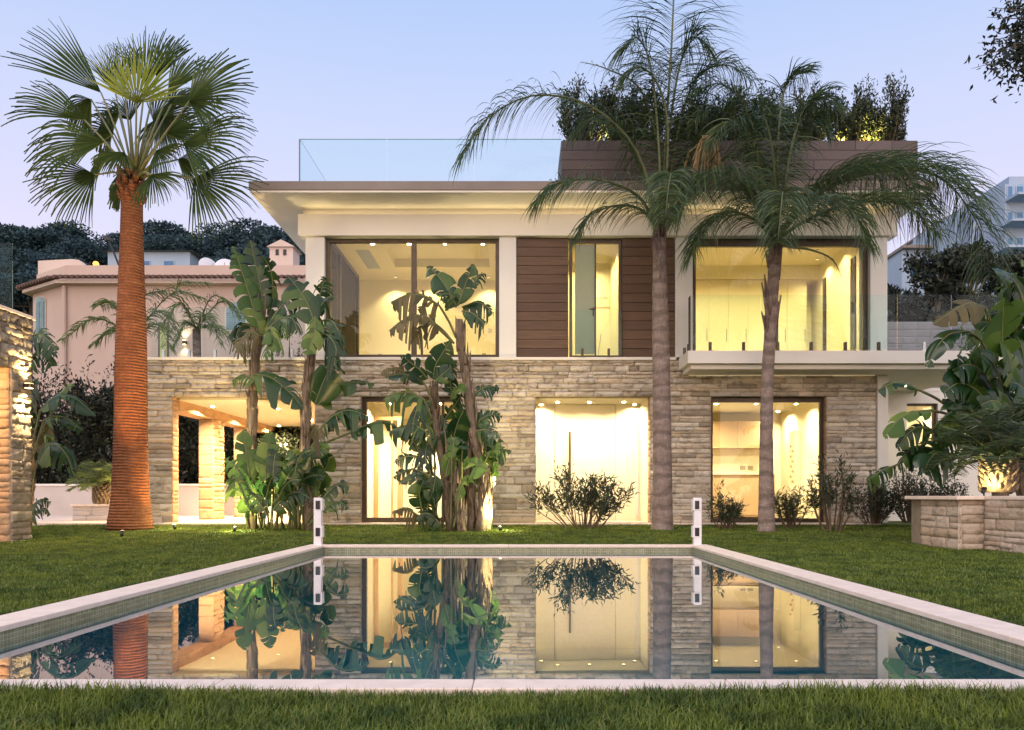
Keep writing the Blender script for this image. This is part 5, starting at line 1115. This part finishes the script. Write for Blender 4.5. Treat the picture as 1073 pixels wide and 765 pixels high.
def pine_proto(seed, h):
    rg = np.random.default_rng(seed); t = thing('umbrella_pine', 'dark umbrella pine on the hill', 'tree', (0,0,0), 'pines on the hill'); b = MB(); cs = []
    b.tube([(0,0,-1.5), (.1*h*.2,0,h*.35), (0,.1,h*.68)], [h*.03, h*.025, h*.012], 7)
    for i in range(11):
        az = i*2.4; r = h*rg.uniform(.05, .36); c = np.array([math.cos(az)*r, math.sin(az)*r, h*(.80 - .18*(r/(h*.36))**2 + rg.uniform(-.06, .08))]); cs.append((c, h*rg.uniform(.10, .17)))
        b.tube([(0,0,h*rg.uniform(.4,.62)), (c[0]*.5, c[1]*.5, c[2]-h*.10), tuple(c)], [h*.010, h*.007, h*.002], 5)
    P_ = []
    for c, r in cs:
        n = 560; u = norm(rg.normal(size=(n, 3))); rr = r*(.55 + .5*rg.random(n))[:, None]; P_.append(c + u*rr*np.array([1.25, 1.25, .62]))
    Pn = np.concatenate(P_); V, F4 = leaf_quads(Pn, norm(rg.normal(size=(len(Pn), 3)) + Zv*.5), h*.036*rg.uniform(.6, 1.3, len(Pn)), h*.02)
    np_mesh('crown', V, F4, M['pine'], t); b.build('trunk', M['pine_bark'], t); return t
protos = [pine_proto(60+i, 10) for i in range(4)]
def hill_pine(i, px, top, D, h, lb, used=set()):
    p = protos[i % 4]; x = (px-VX)*D/F; zt = EZ + (VY-top)*D/F
    if i % 4 not in used: used.add(i % 4); r = p
    else:
        r = p.copy(); COL.objects.link(r)
        for c in p.children:
            q = c.copy(); COL.objects.link(q); q.parent = r; q.matrix_parent_inverse = Matrix()
    r.location = (x, D, zt - h*.93); r.scale = (h/10*1.15, h/10*1.15, h/10); r.rotation_euler = (0, 0, i*1.9); r['label'] = lb
PN = [(8,283,60,9,'low dark pine at the left edge just above the rock pavilion'), (22,279,66,9,'low dark pine between the pavilion and the pink villa corner'), (34,285,58,8,'small dark pine against the left corner of the pink villa'), (14,240,110,13,'pine at the far left edge of the hill crest'), (40,237,105,14,'broad pine left of the street lamp glow on the hill'), (68,240,112,13,'second broad pine of the left hill crest cluster'), (88,252,100,11,'lower pine just above the glowing street lamp'),
      (170,238,115,13,'rounded pine rising right of the fan palm trunk, above the pale house'), (187,247,108,10,'small pine touching the right roof end of the pale hillside house'), (215,254,118,10,'pine top behind the edge on satellite dish'), (238,240,100,13,'flat topped pine above the satellite dishes'),
      (264,238,95,13,'wide layered pine left of the chimney tower'), (290,243,92,13,'pine behind the chimney tower'), (308,250,88,13,'dark pine between chimney tower and villa pier'), (322,262,84,13,'pine half hidden by the left pier of the villa'),
      (4,262,88,12,'low pine behind the pavilion glass at the left edge'), (28,266,92,12,'low dark pine under the left hill crest'), (56,268,95,12,'low pine behind the curved pink parapet'), (250,262,84,10,'low pine right behind the satellite dishes'), (276,264,82,11,'low pine left of the chimney tower foot'), (204,264,96,9,'low pine behind the pale house and the dishes'),
      (-30,240,110,14,'pine beyond the left border of the hill'), (110,256,120,11,'distant pine behind the slanting light mast'), (137,250,125,12,'distant pine hidden behind the fan palm trunk'), (300,262,78,12,'low dark pine right of the chimney tower')]
for i, a in enumerate(PN): hill_pine(i, *a)
# ------------------------------------------------------------------ right background
ap = thing('apartment_block', 'pale blue apartment block with stepped balconies at the right edge', 'building', P(1060,400,48)); D = 48.0
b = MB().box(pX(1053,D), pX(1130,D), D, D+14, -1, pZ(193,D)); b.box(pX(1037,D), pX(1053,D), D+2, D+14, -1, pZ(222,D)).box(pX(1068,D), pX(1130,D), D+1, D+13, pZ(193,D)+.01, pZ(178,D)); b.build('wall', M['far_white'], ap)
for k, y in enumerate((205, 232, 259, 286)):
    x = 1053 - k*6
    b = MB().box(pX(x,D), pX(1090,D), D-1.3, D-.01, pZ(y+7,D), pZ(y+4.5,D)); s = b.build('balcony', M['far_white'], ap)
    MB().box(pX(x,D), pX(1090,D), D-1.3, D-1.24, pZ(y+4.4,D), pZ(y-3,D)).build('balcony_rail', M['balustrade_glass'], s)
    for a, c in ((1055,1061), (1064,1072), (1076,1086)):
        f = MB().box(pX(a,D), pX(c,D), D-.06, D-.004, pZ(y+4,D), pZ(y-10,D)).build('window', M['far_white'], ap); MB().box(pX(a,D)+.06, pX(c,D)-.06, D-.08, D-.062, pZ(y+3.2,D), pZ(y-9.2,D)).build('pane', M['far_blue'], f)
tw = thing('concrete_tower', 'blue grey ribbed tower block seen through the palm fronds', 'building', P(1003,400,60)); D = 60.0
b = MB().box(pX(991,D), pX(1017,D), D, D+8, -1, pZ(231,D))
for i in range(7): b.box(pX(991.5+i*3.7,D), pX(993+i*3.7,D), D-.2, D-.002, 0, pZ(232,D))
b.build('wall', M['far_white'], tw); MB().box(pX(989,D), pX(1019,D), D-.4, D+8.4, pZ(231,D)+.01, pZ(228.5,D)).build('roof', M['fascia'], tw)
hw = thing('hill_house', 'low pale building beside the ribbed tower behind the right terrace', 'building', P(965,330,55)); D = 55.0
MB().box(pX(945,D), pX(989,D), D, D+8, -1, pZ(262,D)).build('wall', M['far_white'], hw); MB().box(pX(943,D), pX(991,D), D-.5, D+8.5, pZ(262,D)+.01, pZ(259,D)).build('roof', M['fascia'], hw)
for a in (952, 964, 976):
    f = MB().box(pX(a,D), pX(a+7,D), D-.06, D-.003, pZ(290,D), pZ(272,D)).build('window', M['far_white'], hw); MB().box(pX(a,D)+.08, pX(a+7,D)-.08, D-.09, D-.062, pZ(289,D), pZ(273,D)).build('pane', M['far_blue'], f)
tw_ = thing('terrace_wall', 'grey block wall at the back of the right terrace', 'wall', (11, 21, 3.38))
V, Fc = stone_panel((0,21.0,0), (1,0,0), (0,-1,0), 7.7, 15, 3.38, 5.55, h=(.19,.2), l=(.38,.42), dep=.008, amp=.002)
np_mesh('block_face', V, Fc, plain('grey_block', (.25,.23,.25), (.20,.185,.20), 2, .9), tw_); MB().box(7.7, 15, 21.0, 21.2, 3.378, 5.55).build('core', M['fascia'], tw_)
def bushy_tree(label, x, D, zb, zt, w, n, seed, lm='hedge', L=.2, name='dark_tree'):
    t = thing(name, label, 'tree', (x, D, zb)); rg = np.random.default_rng(seed); b = MB(); h = zt-zb; cs = []
    b.tube([(x,D,zb-.2), (x+rg.uniform(-.2,.2),D,zb+h*.35), (x+rg.uniform(-.3,.3),D,zb+h*.75)], [.16,.12,.04], 8)
    for i in range(16):
        az = i*2.4; f = rg.uniform(.35, 1); r = w*rg.uniform(.3, 1)*(1-.5*max(0, f-.6)/.4); c = np.array([x+math.cos(az)*r, D+math.sin(az)*r, zb+h*f*.93]); cs.append((c, w*rg.uniform(.22, .42)))
        b.tube([(x,D,zb+h*rg.uniform(.25,.5)), tuple(c*.5+np.array([x,D,zb+h*.5])*.5), tuple(c)], [.05,.035,.01], 5)
    Pn = np.concatenate([c + norm(rg.normal(size=(n//16, 3)))*(r*(.4+.75*rg.random(n//16))[:, None])*np.array([1,1,.8]) for c, r in cs])
    global rng; keep = rng; rng = rg; V, F4 = leaf_quads(Pn, norm(rg.normal(size=(len(Pn),3))+Zv*.3), L*rg.uniform(.6,1.3,len(Pn)), L*.4); rng = keep
    np_mesh('crown', V, F4, M[lm], t); b.build('trunk', M['twig'], t)
bushy_tree('dark tree behind the grey block wall next to the villa corner', pX(945,23), 23, 3.4, pZ(285,23), .9, 2600, 1)
bushy_tree('pointed dark tree right of the villa, below the ribbed tower', pX(978,24), 24, 3.4, pZ(246,24), 1.1, 4200, 2)
bushy_tree('loose dark tree in front of the apartment block', pX(1012,25), 25, 3.4, pZ(238,25), 1.2, 4600, 3)
bushy_tree('dark tree at the right edge below the apartment block', pX(1055,26), 26, 3.4, pZ(262,26), 1.4, 4600, 4)
spot_fixture('garden spotlight glowing among the plants at the right end of the terrace', (pX(1040,19.5), 19.5, 3.4), (pX(1040,19.5), 19.9, 7), 110, (1,.80,.30), 120)
shrub('garden_bush', 'bush lit yellow at the right end of the terrace', (pX(1042,19.9), 19.9, 3.4), 2.4, .9, .6, 22, 900, .2, .07, 'strelitzia_pale', cat='bush', seed=61, lo=.1)
# tree whose branches hang into the upper right corner
ot = thing('overhanging_tree', 'dark leafy branches hanging into the upper right corner', 'tree', (10.2, 9.2, 0)); rg = np.random.default_rng(5); b = MB()
b.tube([(10.2,9.2,-.1), (10.1,9.2,3), (9.8,9.1,5.2), (9.6,9.0,6.6)], [.22,.18,.15,.10], 10); C_ = []; D_ = []
ends = [(px, py, 9 + rg.uniform(-.6, .6)) for px, py in ((1018,72),(1024,45),(1032,66),(1040,30),(1046,72),(1054,50),(1062,84),(1070,58),(1040,8),(1060,20),(1075,88),(1088,60),(1034,18),(1082,30),(1100,80),(1110,40),(1095,10),(1050,-12),(1080,-20),(1120,-10),(1140,40),(1048,40),(1066,36),(1028,58),(1130,85))]
for px, py, dd in ends:
    e = np.array(P(px, py, dd)); st = np.array([9.8, 9.1, 5.2 + rg.uniform(0, 1.2)]); c = curve([st, st*.5+e*.5+np.array([0,0,.35]), e], 14)
    b.tube([Vector(q) for q in c[::2]] + [Vector(c[-1])], [.022*(1-.9*k/7) for k in range(8)], 5)
    m = 320; f = (.5+.48*rg.random(m)**.6)*13; i0 = np.minimum(f.astype(int), 12); C_.append(c[i0] + rg.normal(0, .13, (m,3))); D_.append(norm(rg.normal(size=(m,3)) + np.array([-.3,0,-.4])))
Cn = np.concatenate(C_); V, F4 = leaf_quads(Cn, np.concatenate(D_), .085*rg.uniform(.6,1.3,len(Cn)), .036)
np_mesh('foliage', V, F4, M['hedge'], ot); b.build('trunk', M['twig'], ot)

# ------------------------------------------------------------------ grass
def grass(areas, name):
    rg = np.random.default_rng(9); out_ = []
    for x0, x1, y0, y1, dens, h, w in areas:
        n = int((x1-x0)*(y1-y0)*dens); x = rg.uniform(x0, x1, n); y = rg.uniform(y0, y1, n)
        vis = (np.abs(x*F/y) < 1050); x, y = x[vis], y[vis]
        k = ~((x > PX0-CW-.005) & (x < PX1+CW+.005) & (y > PY0-NW-.010) & (y < PY1+CW+.005)) & ~((x > 6.2) & (y > 10.85) & (y < 12.7)) & ~((x > 6.6) & (y > 9.95) & (y < 12.7)) & ~((x < -8.2) & (y > 12.2) & (y < 12.85))
        x, y = x[k], y[k]; z = -.02 + .17*np.clip((y-11.6)/4.2, 0, 1); n = len(x)
        patch = .82 + .25*np.sin(x*2.1+np.sin(y*1.7))*np.sin(y*2.6) ; hh = h*patch*rg.uniform(.55, 1.25, n); az = rg.uniform(0, 2*np.pi, n); ln = rg.uniform(.1, .9, n)
        o = np.stack([np.cos(az), np.sin(az), np.zeros(n)], 1); s = np.stack([-np.sin(az), np.cos(az), np.zeros(n)], 1)*(w*.5*rg.uniform(.7,1.3,n))[:, None]
        p = np.stack([x, y, z], 1); m = p + o*(hh*ln*.25)[:, None] + Zv*(hh*.6)[:, None]; t = p + o*(hh*ln*.9)[:, None] + Zv*(hh*(1-.3*ln))[:, None]
        V = np.stack([p-s, p+s, m+s*.8, m-s*.8, t], 1).reshape(-1, 3); i = np.arange(n)[:, None]*5
        out_.append((V, np.concatenate([i+np.array([[0,1,2]]), i+np.array([[0,2,3]]), i+np.array([[3,2,4]])], 0)))
    V = []; Fc = []; b0 = 0
    for v, f in out_: V.append(v); Fc.append(f + b0); b0 += len(v)
    tag(np_mesh(name, np.concatenate(V), np.concatenate(Fc), M['grass']), 'short green lawn grass around the pool', 'grass', kind='stuff')
grass([(-3.2,3.2,1.9,2.865,21000,.085,.0052), (-6.5,PX0-CW,3.2,6.5,5200,.04,.006), (-9,PX0-CW,6.5,11.5,3000,.04,.008), (PX1+CW,6.5,3.2,6.5,5200,.04,.006), (PX1+CW,8.5,6.5,11.5,3000,.04,.008), (-9.8,9.5,11.5,15.76,2300,.04,.010)], 'grass')
